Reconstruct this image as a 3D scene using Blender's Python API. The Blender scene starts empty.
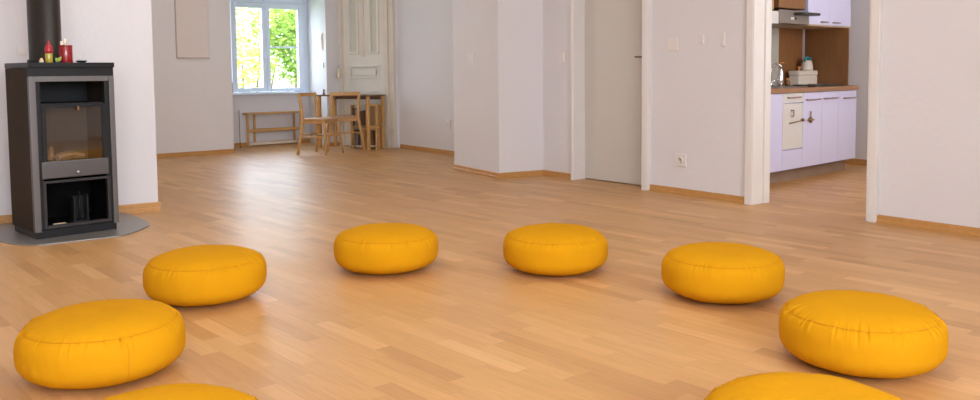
import bpy, bmesh, math, random
from mathutils import Matrix, Vector, noise

PI = math.pi
sc = bpy.context.scene
COL = sc.collection

# ------------------------------------------------------------------ camera
cam_d = bpy.data.cameras.new('camera')
cam = bpy.data.objects.new('camera', cam_d); COL.objects.link(cam)
cam_d.sensor_width = 36.0
cam_d.lens = 850 / 980 * 36.0
cam_d.shift_y = -72 / 980
cam_d.clip_start = 0.05; cam_d.clip_end = 200
PITCH, ROLL, YAW = 0.0669, 0.009, math.radians(51.2)
cam.matrix_basis = (Matrix.Translation((0, 0, 0.98)) @ Matrix.Rotation(YAW, 4, 'Z')
                    @ Matrix.Rotation(PI / 2 - PITCH, 4, 'X') @ Matrix.Rotation(-ROLL, 4, 'Z'))
sc.camera = cam

# ------------------------------------------------------------------ light
EXPOSURE = 0.0
sc.view_settings.view_transform = 'Standard'
sc.view_settings.look = 'None'
sc.view_settings.exposure = EXPOSURE
sc.view_settings.gamma = 1.0
sc.view_settings.use_curve_mapping = False
sc.cycles.use_denoising = True
sc.cycles.max_bounces = 10
sc.cycles.diffuse_bounces = 6
sc.cycles.transparent_max_bounces = 12
sc.cycles.sample_clamp_indirect = 8.0

world = bpy.data.worlds.new('overcast_sky'); sc.world = world
world.use_nodes = True
wn = world.node_tree.nodes; wn.clear()
wo = wn.new('ShaderNodeOutputWorld'); wb = wn.new('ShaderNodeBackground')
wb.inputs['Color'].default_value = (0.95, 0.97, 1.0, 1)
wb.inputs['Strength'].default_value = 5.0
world.node_tree.links.new(wb.outputs[0], wo.inputs[0])


def light(name, kind, loc, direction, energy, color, size=None):
    d = bpy.data.lights.new(name, kind); d.energy = energy; d.color = color
    o = bpy.data.objects.new(name, d); COL.objects.link(o); o.location = loc
    o.rotation_euler = Vector(direction).to_track_quat('-Z', 'Y').to_euler()
    if size: d.shape = 'RECTANGLE'; d.size, d.size_y = size
    return o


s = light('sun', 'SUN', (-14, -4, 9), (0.02, 0.8, -0.9), 9.0, (1.0, 0.95, 0.82))
s.data.angle = math.radians(2)
DAY = (0.90, 0.95, 1.06)
# daylight entering through the room's windows (in the walls behind the camera, and the niche window)
for nm, y in (('daylight_window_east', -1.5), ('daylight_window_east', 0.1), ('daylight_window_east', 1.7)):
    light(nm, 'AREA', (2.02, y, 1.75), (-1, 0, -0.05), 52, DAY, (1.25, 1.5)).data.spread = math.radians(140)
light('daylight_window_niche', 'AREA', (-11.12, 4.95, 1.32), (1, 0, -0.35), 16, (0.66, 0.83, 1.05), (1.0, 1.05)).data.spread = math.radians(130)
light('added_ceiling_fill', 'AREA', (-8.6, 3.0, 2.66), (0, 0, -1), 6, (1.0, 0.94, 0.88), (1.2, 1.2))  # added overhead fill for the alcove, an invented lamp out of view
# added ceiling fill lights, out of view, brightening the floor and cushion tops
for cx, cy, en in ((-0.9, 0.5, 14), (-2.2, 3.1, 14), (-4.6, 1.8, 21)):
    light('added_ceiling_fill', 'AREA', (cx, cy, 2.66), (0, 0, -1), en, (1.0, 0.99, 0.98), (1.2, 1.2))
light('added_fill_alcove', 'AREA', (-8.4, 1.93, 1.6), (0, 1, -0.1), 2.5, (1.0, 0.93, 0.86), (1.5, 1.4))  # added fill from an invented side opening, brightens the alcove
light('added_light_kitchen', 'AREA', (-1.55, 6.7, 1.6), (-1, 0.45, -0.1), 29, (1.0, 0.92, 0.83), (1.3, 1.3))  # added light at an unseen kitchen window, turned to brighten the far wall


# ------------------------------------------------------------------ materials
def new_mat(name):
    m = bpy.data.materials.new(name); m.use_nodes = True
    n = m.node_tree.nodes; n.clear()
    o = n.new('ShaderNodeOutputMaterial'); b = n.new('ShaderNodeBsdfPrincipled')
    m.node_tree.links.new(b.outputs[0], o.inputs[0])
    return m, n, m.node_tree.links, b


def mat(name, c, rough=0.5, metal=0.0, var=0.06, scale=12.0, bump=0.0, bscale=60.0, stretch=None, coat=0.0, sheen=0.0,
        spec=0.5):
    """colour with noise variation and optional noise bump"""
    m, n, l, b = new_mat(name)
    tc = n.new('ShaderNodeTexCoord'); mp = n.new('ShaderNodeMapping')
    if stretch: mp.inputs['Scale'].default_value = stretch
    l.new(tc.outputs['Object'], mp.inputs[0])
    nz = n.new('ShaderNodeTexNoise'); nz.inputs['Scale'].default_value = scale; nz.inputs['Detail'].default_value = 4
    l.new(mp.outputs[0], nz.inputs[0])
    mix = n.new('ShaderNodeMix'); mix.data_type = 'RGBA'
    mix.inputs[6].default_value = tuple(max(0, v * (1 - var)) for v in c) + (1,)
    mix.inputs[7].default_value = tuple(min(1, v * (1 + var)) for v in c) + (1,)
    l.new(nz.outputs[0], mix.inputs[0]); l.new(mix.outputs[2], b.inputs['Base Color'])
    b.inputs['Roughness'].default_value = rough; b.inputs['Metallic'].default_value = metal
    b.inputs['Coat Weight'].default_value = coat; b.inputs['Sheen Weight'].default_value = sheen
    b.inputs['Specular IOR Level'].default_value = spec
    if bump:
        n2 = n.new('ShaderNodeTexNoise'); n2.inputs['Scale'].default_value = bscale; n2.inputs['Detail'].default_value = 5
        l.new(mp.outputs[0], n2.inputs[0])
        bp = n.new('ShaderNodeBump'); bp.inputs['Strength'].default_value = bump; bp.inputs['Distance'].default_value = 0.01
        l.new(n2.outputs[0], bp.inputs['Height']); l.new(bp.outputs[0], b.inputs['Normal'])
    return m


def math_node(n, l, op, a, b=None):
    x = n.new('ShaderNodeMath'); x.operation = op
    for i, v in enumerate((a, b)):
        if v is None: continue
        if isinstance(v, (int, float)): x.inputs[i].default_value = v
        else: l.new(v, x.inputs[i])
    return x.outputs[0]


def floor_material():
    m, n, l, b = new_mat('strip_parquet')
    tc = n.new('ShaderNodeTexCoord'); mp = n.new('ShaderNodeMapping')
    mp.inputs['Rotation'].default_value = (0, 0, math.radians(-2.5))
    l.new(tc.outputs['Object'], mp.inputs[0])
    sp = n.new('ShaderNodeSeparateXYZ'); l.new(mp.outputs[0], sp.inputs[0])
    W, L = 0.068, 0.42
    yr = math_node(n, l, 'DIVIDE', sp.outputs[1], W)
    row = math_node(n, l, 'FLOOR', yr)
    wn1 = n.new('ShaderNodeTexWhiteNoise'); wn1.noise_dimensions = '1D'; l.new(row, wn1.inputs['W'])
    xo = math_node(n, l, 'ADD', math_node(n, l, 'DIVIDE', sp.outputs[0], L), math_node(n, l, 'MULTIPLY', wn1.outputs[0], 7.0))
    colm = math_node(n, l, 'FLOOR', xo)
    cb = n.new('ShaderNodeCombineXYZ'); l.new(row, cb.inputs[0]); l.new(colm, cb.inputs[1])
    wn2 = n.new('ShaderNodeTexWhiteNoise'); wn2.noise_dimensions = '3D'; l.new(cb.outputs[0], wn2.inputs['Vector'])
    ramp = n.new('ShaderNodeValToRGB'); l.new(wn2.outputs[0], ramp.inputs[0])
    e = ramp.color_ramp.elements
    e[0].position = 0; e[0].color = FLOOR_DARK
    e[1].position = 1; e[1].color = FLOOR_LIGHT
    k = e.new(0.25); k.color = FLOOR_MID
    k = e.new(0.8); k.color = FLOOR_MID2
    # grain: noise stretched along the strips, shifted per strip
    ad = n.new('ShaderNodeVectorMath'); ad.operation = 'ADD'
    l.new(mp.outputs[0], ad.inputs[0])
    sc_ = n.new('ShaderNodeVectorMath'); sc_.operation = 'SCALE'; l.new(wn2.outputs['Color'], sc_.inputs[0]); sc_.inputs['Scale'].default_value = 9
    l.new(sc_.outputs[0], ad.inputs[1])
    gm = n.new('ShaderNodeMapping'); gm.inputs['Scale'].default_value = (3.0, 38.0, 1.0); l.new(ad.outputs[0], gm.inputs[0])
    gn = n.new('ShaderNodeTexNoise'); gn.inputs['Scale'].default_value = 1.6; gn.inputs['Detail'].default_value = 5
    gn.inputs['Distortion'].default_value = 0.9
    l.new(gm.outputs[0], gn.inputs[0])
    mr = n.new('ShaderNodeMapRange'); l.new(gn.outputs[0], mr.inputs[0])
    mr.inputs[1].default_value = 0.3; mr.inputs[2].default_value = 0.7
    mr.inputs[3].default_value = 0.91; mr.inputs[4].default_value = 1.05
    mul = n.new('ShaderNodeVectorMath'); mul.operation = 'SCALE'
    l.new(ramp.outputs[0], mul.inputs[0]); l.new(mr.outputs[0], mul.inputs['Scale'])
    # fine joints
    fy = math_node(n, l, 'FRACT', yr); fx = math_node(n, l, 'FRACT', xo)
    jy = math_node(n, l, 'LESS_THAN', fy, 0.02)
    jx = math_node(n, l, 'LESS_THAN', fx, 0.004)
    j = math_node(n, l, 'MAXIMUM', jy, jx)
    dark = math_node(n, l, 'SUBTRACT', 1.0, math_node(n, l, 'MULTIPLY', j, 0.16))
    mu2 = n.new('ShaderNodeVectorMath'); mu2.operation = 'SCALE'
    l.new(mul.outputs[0], mu2.inputs[0]); l.new(dark, mu2.inputs['Scale'])
    l.new(mu2.outputs[0], b.inputs['Base Color'])
    rn = n.new('ShaderNodeTexNoise'); rn.inputs['Scale'].default_value = 2.2; l.new(mp.outputs[0], rn.inputs[0])
    rr = n.new('ShaderNodeMapRange'); l.new(rn.outputs[0], rr.inputs[0]); rr.inputs[3].default_value = 0.35; rr.inputs[4].default_value = 0.45
    l.new(rr.outputs[0], b.inputs['Roughness'])
    bp = n.new('ShaderNodeBump'); bp.inputs['Strength'].default_value = 0.12; bp.inputs['Distance'].default_value = 0.002
    l.new(gn.outputs[0], bp.inputs['Height']); l.new(bp.outputs[0], b.inputs['Normal'])
    return m


FLOOR_DARK = (0.50, 0.265, 0.098, 1)
FLOOR_MID = (0.575, 0.318, 0.120, 1)
FLOOR_MID2 = (0.61, 0.343, 0.133, 1)
FLOOR_LIGHT = (0.69, 0.41, 0.175, 1)


def glass_material(name='clear_glass', gloss=0.08, tint=(1, 1, 1)):
    m = bpy.data.materials.new(name); m.use_nodes = True
    n = m.node_tree.nodes; l = m.node_tree.links; n.clear()
    o = n.new('ShaderNodeOutputMaterial'); t = n.new('ShaderNodeBsdfTransparent'); g = n.new('ShaderNodeBsdfGlossy')
    t.inputs[0].default_value = tuple(tint) + (1,); g.inputs['Roughness'].default_value = 0.03
    lw = n.new('ShaderNodeLayerWeight'); lw.inputs['Blend'].default_value = 0.25
    nz = n.new('ShaderNodeTexNoise'); nz.inputs['Scale'].default_value = 3
    bp = n.new('ShaderNodeBump'); bp.inputs['Strength'].default_value = 0.02; l.new(nz.outputs[0], bp.inputs['Height'])
    l.new(bp.outputs[0], g.inputs['Normal'])
    f = math_node(n, l, 'ADD', math_node(n, l, 'MULTIPLY', lw.outputs['Fresnel'], 0.6), gloss)
    x = n.new('ShaderNodeMixShader'); l.new(f, x.inputs[0]); l.new(t.outputs[0], x.inputs[1]); l.new(g.outputs[0], x.inputs[2])
    l.new(x.outputs[0], o.inputs[0])
    return m


def wood(name, c, var=0.22, rough=0.45, stretch=(1.5, 1.5, 14), scale=3.0):
    return mat(name, c, rough=rough, var=var, scale=scale, stretch=stretch, bump=0.08, bscale=12)


M = dict(
    floor=floor_material(),
    wall=mat('wall_plaster', (0.725, 0.722, 0.745), rough=0.9, var=0.02, scale=2.0, bump=0.22, bscale=28, spec=0.2),
    ceiling=mat('ceiling_paint', (0.80, 0.79, 0.78), rough=0.95, var=0.02, spec=0.2),
    base=wood('baseboard_wood', (0.52, 0.27, 0.085), stretch=(8, 8, 2), var=0.15, rough=0.4),
    casing=mat('casing_paint', (0.76, 0.745, 0.725), rough=0.45, var=0.02),
    door=mat('door_paint', (0.60, 0.575, 0.53), rough=0.5, var=0.025, scale=5),
    upvc=mat('window_frame_paint', (0.74, 0.84, 0.97), rough=0.35, var=0.02),
    glass=glass_material(gloss=0.02),
    metal=mat('brushed_steel', (0.55, 0.53, 0.52), rough=0.35, metal=1.0, var=0.08, stretch=(1, 1, 30)),
    dark_metal=mat('dark_satin_steel', (0.22, 0.20, 0.19), rough=0.35, metal=0.9, var=0.05),
    chrome=mat('chrome', (0.75, 0.75, 0.76), rough=0.12, metal=1.0, var=0.02),
    plastic=mat('switch_plastic', (0.76, 0.73, 0.71), rough=0.4, var=0.02),
    dark=mat('dark_plastic', (0.03, 0.03, 0.03), rough=0.4, var=0.2),
    cush=mat('cushion_fabric', (0.61, 0.288, 0.006), rough=0.9, var=0.05, scale=9, bump=0.25, bscale=420, spec=0.05),
    pipe=mat('cushion_piping', (0.54, 0.215, 0.005), rough=0.85, var=0.08, scale=60, spec=0.15),
    stove_side=mat('stove_side_enamel', (0.050, 0.037, 0.026), rough=0.7, spec=0.04, var=0.15, bump=0.1, bscale=300),
    stove=mat('stove_black_steel', (0.013, 0.014, 0.016), rough=0.45, var=0.1, spec=0.3),
    stove_silver=mat('stove_silver_steel', (0.175, 0.175, 0.178), rough=0.42, metal=0.7, var=0.08, stretch=(1, 1, 12)),
    stove_grey=mat('stove_grey_steel', (0.13, 0.13, 0.135), rough=0.4, metal=0.6, var=0.08),
    fluepipe=mat('flue_pipe_enamel', (0.020, 0.016, 0.013), rough=0.42, spec=0.35, var=0.12, scale=5),
    firebrick=mat('firebrick', (0.27, 0.235, 0.20), rough=0.9, var=0.2, scale=14, bump=0.3, bscale=40),
    stoveglass=glass_material('stove_glass', gloss=0.10, tint=(0.80, 0.775, 0.75)),
    recess_dark=mat('recess_shade_black', (0.006, 0.006, 0.006), rough=0.9, var=0.2, spec=0.1),  # stands in for shade inside the lower stove compartment
    stove_frame=mat('stove_frame_steel', (0.04, 0.04, 0.043), rough=0.4, metal=0.4, var=0.08),
    plate=mat('floor_plate_steel', (0.30, 0.285, 0.265), rough=0.38, metal=0.55, var=0.12, scale=4),
    log=wood('split_log', (0.80, 0.58, 0.38)),
    red=mat('red_lacquer', (0.28, 0.008, 0.012), rough=0.25, var=0.1, coat=0.4),
    redcap=mat('red_cap', (0.40, 0.02, 0.03), rough=0.35, var=0.15, scale=60),
    olive=mat('olive_liquid', (0.42, 0.34, 0.035), rough=0.25, var=0.2, coat=0.4),
    leafgreen=mat('fresh_leaf', (0.30, 0.46, 0.10), rough=0.5, var=0.25, scale=60),
    wax=mat('ivory_wax', (0.80, 0.72, 0.58), rough=0.5, var=0.05),
    tealight=mat('amber_wax', (0.85, 0.55, 0.25), rough=0.5, var=0.1),
    lilac=mat('lilac_laminate', (0.64, 0.65, 0.92), rough=0.4, var=0.02, scale=3),
    lilac_white=mat('pale_laminate', (0.66, 0.66, 0.66), rough=0.4, var=0.03),
    plinth=wood('plinth_wood', (0.28, 0.20, 0.155), stretch=(2, 10, 2)),
    worktop=wood('worktop_wood', (0.33, 0.175, 0.095), stretch=(12, 2, 12)),
    panelwood=wood('walnut_panel', (0.235, 0.105, 0.036), stretch=(14, 14, 1.2), rough=0.5),
    creampanel=mat('cream_underside', (0.50, 0.36, 0.24), rough=0.6, var=0.06),
    greypanel=mat('grey_green_panel', (0.46, 0.46, 0.42), rough=0.35, var=0.04),
    steelhood=mat('hood_steel', (0.31, 0.275, 0.25), rough=0.38, metal=0.6, var=0.06),
    handle=mat('rose_bronze_handle', (0.38, 0.28, 0.29), rough=0.35, metal=0.7, var=0.08),
    brass=mat('aged_brass', (0.30, 0.185, 0.08), rough=0.35, metal=0.9, var=0.15),
    teal=mat('teal_plastic', (0.02, 0.30, 0.34), rough=0.35, var=0.1),
    bread=mat('cream_tin', (0.74, 0.69, 0.63), rough=0.45, var=0.04),
    pale_orange=mat('pale_orange_wood', (0.86, 0.60, 0.42), rough=0.6, var=0.08),
    orange=mat('orange_paper', (0.75, 0.32, 0.10), rough=0.6, var=0.15),
    chairwood=wood('beech_wood', (0.56, 0.32, 0.115), stretch=(3, 3, 10)),
    chairseat=wood('beech_seat', (0.50, 0.30, 0.15), stretch=(10, 2, 2)),
    darkwood=wood('dark_table_wood', (0.17, 0.10, 0.06), stretch=(2, 12, 2)),
    oldwhite=mat('old_white_paint', (0.74, 0.72, 0.66), rough=0.4, var=0.05, scale=6, bump=0.1, bscale=20),
    oldcream=mat('old_cream_paint', (0.70, 0.65, 0.57), rough=0.45, var=0.08, scale=6),
    frosted=mat('frosted_pane', (0.64, 0.65, 0.57), rough=0.12, var=0.04, scale=4, coat=0.6),
    board=mat('beige_board', (0.71, 0.66, 0.64), rough=0.7, var=0.02),
    boardedge=mat('beige_board_edge', (0.50, 0.43, 0.38), rough=0.7, var=0.02),
    bark=mat('tree_bark', (0.20, 0.17, 0.13), rough=0.9, var=0.35, stretch=(6, 6, 1), bump=0.5, bscale=20),
    lawn=mat('lawn_grass', (0.16, 0.30, 0.05), rough=0.9, var=0.4, scale=4),
    ash=mat('wood_ash', (0.30, 0.25, 0.20), rough=0.95, var=0.3, scale=30, bump=0.6, bscale=60),
    redbrown=mat('red_brown_handle', (0.22, 0.04, 0.03), rough=0.4, var=0.1),
)


def leaf_material(name, a, b_):
    m, n, l, b = new_mat(name)
    ob = n.new('ShaderNodeNewGeometry')
    mix = n.new('ShaderNodeMix'); mix.data_type = 'RGBA'
    mix.inputs[6].default_value = a + (1,); mix.inputs[7].default_value = b_ + (1,)
    l.new(ob.outputs['Random Per Island'], mix.inputs[0])
    l.new(mix.outputs[2], b.inputs['Base Color']); b.inputs['Roughness'].default_value = 0.6
    tr = n.new('ShaderNodeBsdfTranslucent'); l.new(mix.outputs[2], tr.inputs[0])
    ms = n.new('ShaderNodeMixShader'); ms.inputs[0].default_value = 0.5
    out = [x for x in n if x.type == 'OUTPUT_MATERIAL'][0]
    l.new(b.outputs[0], ms.inputs[1]); l.new(tr.outputs[0], ms.inputs[2]); l.new(ms.outputs[0], out.inputs[0])
    return m


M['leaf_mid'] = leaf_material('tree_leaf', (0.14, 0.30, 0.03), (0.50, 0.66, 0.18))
M['leaf_pale'] = leaf_material('painted_sunlit_leaf', (0.45, 0.58, 0.10), (0.92, 0.93, 0.50))  # leaf colours lightened to stand for overexposed sunlight


# ------------------------------------------------------------------ mesh helpers
def I(): return Matrix.Identity(4)


def frame(A, d, z=0.0, s=0.0, t=0.0):
    """local x along d, local y = d turned 90 degrees left, origin at A + s d + t n"""
    d = Vector(d).normalized(); nn = Vector((-d.y, d.x))
    o = Vector(A) + d * s + nn * t
    return Matrix(((d.x, nn.x, 0, o.x), (d.y, nn.y, 0, o.y), (0, 0, 1, z), (0, 0, 0, 1)))


def box(bm, x0, x1, y0, y1, z0, z1, m=None):
    m = m or I()
    v = [bm.verts.new(m @ Vector(p)) for p in ((x0, y0, z0), (x1, y0, z0), (x1, y1, z0), (x0, y1, z0),
                                             (x0, y0, z1), (x1, y0, z1), (x1, y1, z1), (x0, y1, z1))]
    for f in ((3, 2, 1, 0), (4, 5, 6, 7), (0, 1, 5, 4), (1, 2, 6, 5), (2, 3, 7, 6), (3, 0, 4, 7)):
        bm.faces.new([v[i] for i in f])
    return bm


def prism(bm, pts, z0, z1, m=None):
    m = m or I()
    a = [bm.verts.new(m @ Vector((p[0], p[1], z0))) for p in pts]
    b = [bm.verts.new(m @ Vector((p[0], p[1], z1))) for p in pts]
    n = len(pts)
    bm.faces.new(a[::-1]); bm.faces.new(b)
    for i in range(n):
        bm.faces.new((a[i], a[(i + 1) % n], b[(i + 1) % n], b[i]))
    return bm


def lathe(bm, prof, seg=24, m=None):
    m = m or I(); rings = []
    for r, z in prof:
        if r < 1e-6: rings.append([bm.verts.new(m @ Vector((0, 0, z)))])
        else: rings.append([bm.verts.new(m @ Vector((r * math.cos(2 * PI * k / seg), r * math.sin(2 * PI * k / seg), z))) for k in range(seg)])
    for a, b in zip(rings, rings[1:]):
        for k in range(seg):
            k2 = (k + 1) % seg
            if len(a) == 1 and len(b) == 1: continue
            if len(a) == 1: bm.faces.new((a[0], b[k2], b[k]))
            elif len(b) == 1: bm.faces.new((a[k], a[k2], b[0]))
            else: bm.faces.new((a[k], a[k2], b[k2], b[k]))
    return bm


def tube(bm, pts, rad, seg=10, closed=False, m=None, flat=1.0):
    m = m or I(); pts = [Vector(p) for p in pts]; n = len(pts)
    if isinstance(rad, (int, float)): rad = [rad] * n
    rings = []; up = None
    for i, p in enumerate(pts):
        if closed: t = pts[(i + 1) % n] - pts[i - 1]
        else: t = pts[min(i + 1, n - 1)] - pts[max(i - 1, 0)]
        t.normalize()
        if up is None:
            up = Vector((0, 0, 1)) if abs(t.z) < 0.9 else Vector((1, 0, 0))
        side = t.cross(up).normalized(); up2 = side.cross(t).normalized(); up = up2
        rings.append([bm.verts.new(m @ (p + (side * math.cos(2 * PI * k / seg) * flat + up2 * math.sin(2 * PI * k / seg)) * rad[i])) for k in range(seg)])
    pr = list(zip(rings, rings[1:]))
    if closed: pr.append((rings[-1], rings[0]))
    for a, b in pr:
        for k in range(seg):
            k2 = (k + 1) % seg
            bm.faces.new((a[k], a[k2], b[k2], b[k]))
    if not closed:
        bm.faces.new(rings[0][::-1]); bm.faces.new(rings[-1])
    return bm


def B(): return bmesh.new()


def obj(name, bm, material, parent=None, smooth=False, bevel=0.0, seg=2):
    me = bpy.data.meshes.new(name)
    bmesh.ops.recalc_face_normals(bm, faces=bm.faces)
    bm.to_mesh(me); bm.free()
    o = bpy.data.objects.new(name, me); COL.objects.link(o)
    me.materials.append(material)
    if smooth:
        for p in me.polygons: p.use_smooth = True
    if bevel:
        md = o.modifiers.new('bevel', 'BEVEL'); md.width = bevel; md.segments = seg; md.limit_method = 'ANGLE'
        if not smooth:
            for p in me.polygons: p.use_smooth = True
            wnm = o.modifiers.new('wn', 'WEIGHTED_NORMAL'); wnm.keep_sharp = True
    if parent: o.parent = parent
    return o


def tag(o, label, cat, group=None, kind=None):
    o['label'] = label; o['category'] = cat
    if group: o['group'] = group
    if kind: o['kind'] = kind
    return o


def thing(name, label, cat, m, group=None):
    o = bpy.data.objects.new(name, None); COL.objects.link(o); o.matrix_basis = m; o.empty_display_size = 0.1
    return tag(o, label, cat, group)


def struct(name, bm, m, parent=None, **k):
    o = obj(name, bm, m, parent, **k)
    if not parent: o['kind'] = 'structure'
    return o


# frames of the place: x,y metres on the floor
KF = ((-3.99, 6.1), (-0.13, 1.7))             # kitchen front line
DF = ((-10.15, 5.57), (0.88, 0.36))           # corner wall with the old door
SF = ((-5.55, 1.015), (-0.055, 0.485))        # stove front
WF = ((-5.92, 5.365), (3.92, -0.12))          # long wall
CEIL = 2.75


def wy(x): return 5.365 - (x + 5.92) * 0.12 / 3.92


# ------------------------------------------------------------------ setting
bm = B(); box(bm, -11.6, 2.4, -2.8, 8.7, -0.2, 0.0)
struct('floor', bm, M['floor'])
bm = B(); box(bm, -11.6, 2.4, -2.8, 8.7, CEIL, CEIL + 0.2)
struct('ceiling', bm, M['ceiling'])


def wall(name, polys, m=None):
    bm = B()
    for pts, z0, z1 in polys: prism(bm, pts, z0, z1)
    return struct(name, bm, m or M['wall'])


def yr(x0, x1, t0=0.0, t1=0.17):
    return [(x0, wy(x0) + t0), (x1, wy(x1) + t0), (x1, wy(x1) + t1), (x0, wy(x0) + t1)]


DX0, DX1 = -5.425, -4.598      # door opening
KX0, KX1 = -3.555, -2.680      # kitchen opening
HEAD = 2.05
wall('wall_main', [
    (yr(-5.95, DX0), 0, CEIL), (yr(DX0, DX1), HEAD, CEIL), (yr(DX1, KX0), 0, CEIL), (yr(KX0, KX1), HEAD, CEIL),
    (yr(KX1, 2.35), 0, CEIL), (yr(DX0, DX1, 0.157, 0.17), 0, HEAD)])
wall('wall_pillar', [([(-6.85, 5.045), (-5.965, 4.90), (-5.875, 5.37), (-5.86, 5.60), (-6.85, 5.60)], 0, CEIL)])
fy0 = 5.885 + 0.0577 * 2.0
wall('wall_far', [([(-9.27, 5.958), (-8.0, 5.885), (-5.9, 5.765), (-5.9, 6.1), (-9.27, 6.2)], 0, CEIL)])
wall('wall_corner', [([(-10.15, 5.57), (-9.27, 5.93), (-9.27, 6.2), (-9.7, 6.2), (-10.9, 5.8)], 0, CEIL)])
NX = -10.95
wall('wall_window', [
    ([(-10.15, 1.6), (-10.15, 4.095), (-11.1, 4.36), (-11.1, 1.6)], 0, CEIL),
    ([(-10.15, 5.39), (-10.15, 5.60), (-11.1, 5.95), (-11.1, 5.556)], 0, CEIL),
    ([(NX, 4.3), (NX, 5.56), (NX - 0.2, 5.62), (NX - 0.2, 4.3)], 0, 0.695),
    ([(-10.15, 4.0), (-10.15, 5.45), (-11.15, 5.6), (-11.15, 4.2)], 2.02, CEIL)])
wall('wall_stove', [([(-6.25, 1.945), (-6.60, -1.53), (-6.70, -2.8), (-7.2, -2.8), (-6.95, 1.6), (-6.95, 1.945)], 0, CEIL)])
wall('wall_alcove', [  # opening added out of view for the alcove fill light
    ([(-10.2, 1.6), (-9.15, 1.6), (-9.15, 1.9), (-10.2, 1.9)], 0, CEIL), ([(-7.65, 1.6), (-6.9, 1.6), (-6.9, 1.9), (-7.65, 1.9)], 0, CEIL),
    ([(-9.15, 1.6), (-7.65, 1.6), (-7.65, 1.9), (-9.15, 1.9)], 0, 0.85), ([(-9.15, 1.6), (-7.65, 1.6), (-7.65, 1.9), (-9.15, 1.9)], 2.35, CEIL)])
# walls behind the camera, with their window openings
ww = []
ys = [(-2.15, -0.85), (-0.55, 0.75), (1.05, 2.35)]
edge = [-2.8] + [v for p in ys for v in p] + [5.4]
for a, b_ in zip(edge[::2], edge[1::2]): ww.append(([(2.0, a), (2.3, a), (2.3, b_), (2.0, b_)], 0, CEIL))
for a, b_ in ys:
    ww.append(([(2.0, a), (2.3, a), (2.3, b_), (2.0, b_)], 0, 0.85)); ww.append(([(2.0, a), (2.3, a), (2.3, b_), (2.0, b_)], 2.4, CEIL))
wall('wall_east', ww)
ww = []
xs = []
edge = [-7.0] + [v for p in xs for v in p] + [2.3]
for a, b_ in zip(edge[::2], edge[1::2]): ww.append(([(a, -2.4), (b_, -2.4), (b_, -2.7), (a, -2.7)][::-1], 0, CEIL))
for a, b_ in xs:
    ww.append(([(a, -2.7), (b_, -2.7), (b_, -2.4), (a, -2.4)], 0, 0.85)); ww.append(([(a, -2.7), (b_, -2.7), (b_, -2.4), (a, -2.4)], 2.4, CEIL))
wall('wall_south', ww)
# unseen housings for the added ceiling fill lights
for cx, cy, lab in ((-0.9, 0.5, 'added unseen square ceiling lamp nearest the camera'), (-2.2, 3.1, 'added unseen square ceiling lamp before the kitchen opening'), (-4.6, 1.8, 'added unseen square ceiling lamp near the stove'), (-8.6, 3.0, 'added unseen square ceiling lamp in the far alcove')):
    t = thing('added_ceiling_lamp', lab, 'lamp', Matrix.Translation((cx, cy, 2.67)))
    bm = B(); box(bm, -0.64, 0.64, -0.64, 0.64, 0.0, 0.08); obj('housing', bm, M['casing'], t, bevel=0.01)

# kitchen
wall('wall_kitchen_back', [([(-4.545, 5.52), (-4.74, 8.27), (-4.95, 8.4), (-4.9, 5.52)], 0, CEIL)])
wall('wall_kitchen_far', [([(-4.85, 8.27), (-1.2, 8.27), (-1.2, 8.6), (-4.85, 8.6)], 0, CEIL)])
wall('wall_kitchen_right', [
    ([(-1.5, 5.4), (-1.2, 5.4), (-1.2, 6.2), (-1.5, 6.2)], 0, CEIL), ([(-1.5, 7.6), (-1.2, 7.6), (-1.2, 8.3), (-1.5, 8.3)], 0, CEIL),
    ([(-1.5, 6.2), (-1.2, 6.2), (-1.2, 7.6), (-1.5, 7.6)], 0, 0.9), ([(-1.5, 6.2), (-1.2, 6.2), (-1.2, 7.6), (-1.5, 7.6)], 2.3, CEIL)])


def baseboard(name, a, b_, h=0.05, th=0.016, ext0=0.0, ext1=0.0):
    """room side is to the right of a->b"""
    a = Vector(a); b_ = Vector(b_); d = (b_ - a).normalized(); L = (b_ - a).length
    m = frame(a, d)
    prof = [(0, 0), (-th, 0), (-th, h * 0.30), (-th * 0.72, h * 0.42), (-th * 0.72, h * 0.9), (-th * 0.45, h), (0, h)]
    bm = B(); r0 = [bm.verts.new(m @ Vector((-ext0, y, z))) for y, z in prof]; r1 = [bm.verts.new(m @ Vector((L + ext1, y, z))) for y, z in prof]
    n = len(prof)
    for i in range(n): bm.faces.new((r0[i], r1[i], r1[(i + 1) % n], r0[(i + 1) % n]))
    bm.faces.new(r0); bm.faces.new(r1[::-1])
    return struct(name, bm, M['base'])


baseboard('baseboard_main', (-5.875, wy(-5.875)), (DX0 - 0.028, wy(DX0 - 0.028)))
baseboard('baseboard_main', (DX1 + 0.060, wy(DX1 + 0.060)), (KX0 - 0.055, wy(KX0 - 0.055)))
baseboard('baseboard_right', (KX1 + 0.055, wy(KX1 + 0.055)), (2.0, wy(2.0)))
baseboard('baseboard_pillar', (-6.85, 5.045), (-5.965, 4.90), ext1=0.014)
baseboard('baseboard_pillar', (-5.965, 4.90), (-5.877, 5.36), ext0=0.014)
baseboard('baseboard_far', (-9.25, 5.957), (-8.0, 5.885))
baseboard('baseboard_far', (-8.0, 5.885), (-6.85, 5.82))
baseboard('baseboard_alcove', (-10.15, 1.98), (-10.15, 4.095))
baseboard('baseboard_niche', (NX, 4.33), (NX, 5.55))
baseboard('baseboard_window', (-10.15, 5.39), (-10.15, 5.56))
baseboard('baseboard_stove', (-6.60, -1.53), (-6.25, 1.945), h=0.06, ext1=0.016)
baseboard('baseboard_kitchen', (-4.7, 8.27), (-1.5, 8.27), h=0.06)


# door and kitchen casings (trim), W frame local: x = metres along the wall, y<0 = into the room
def WM(x): return frame((x, wy(x)), WF[1])


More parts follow.
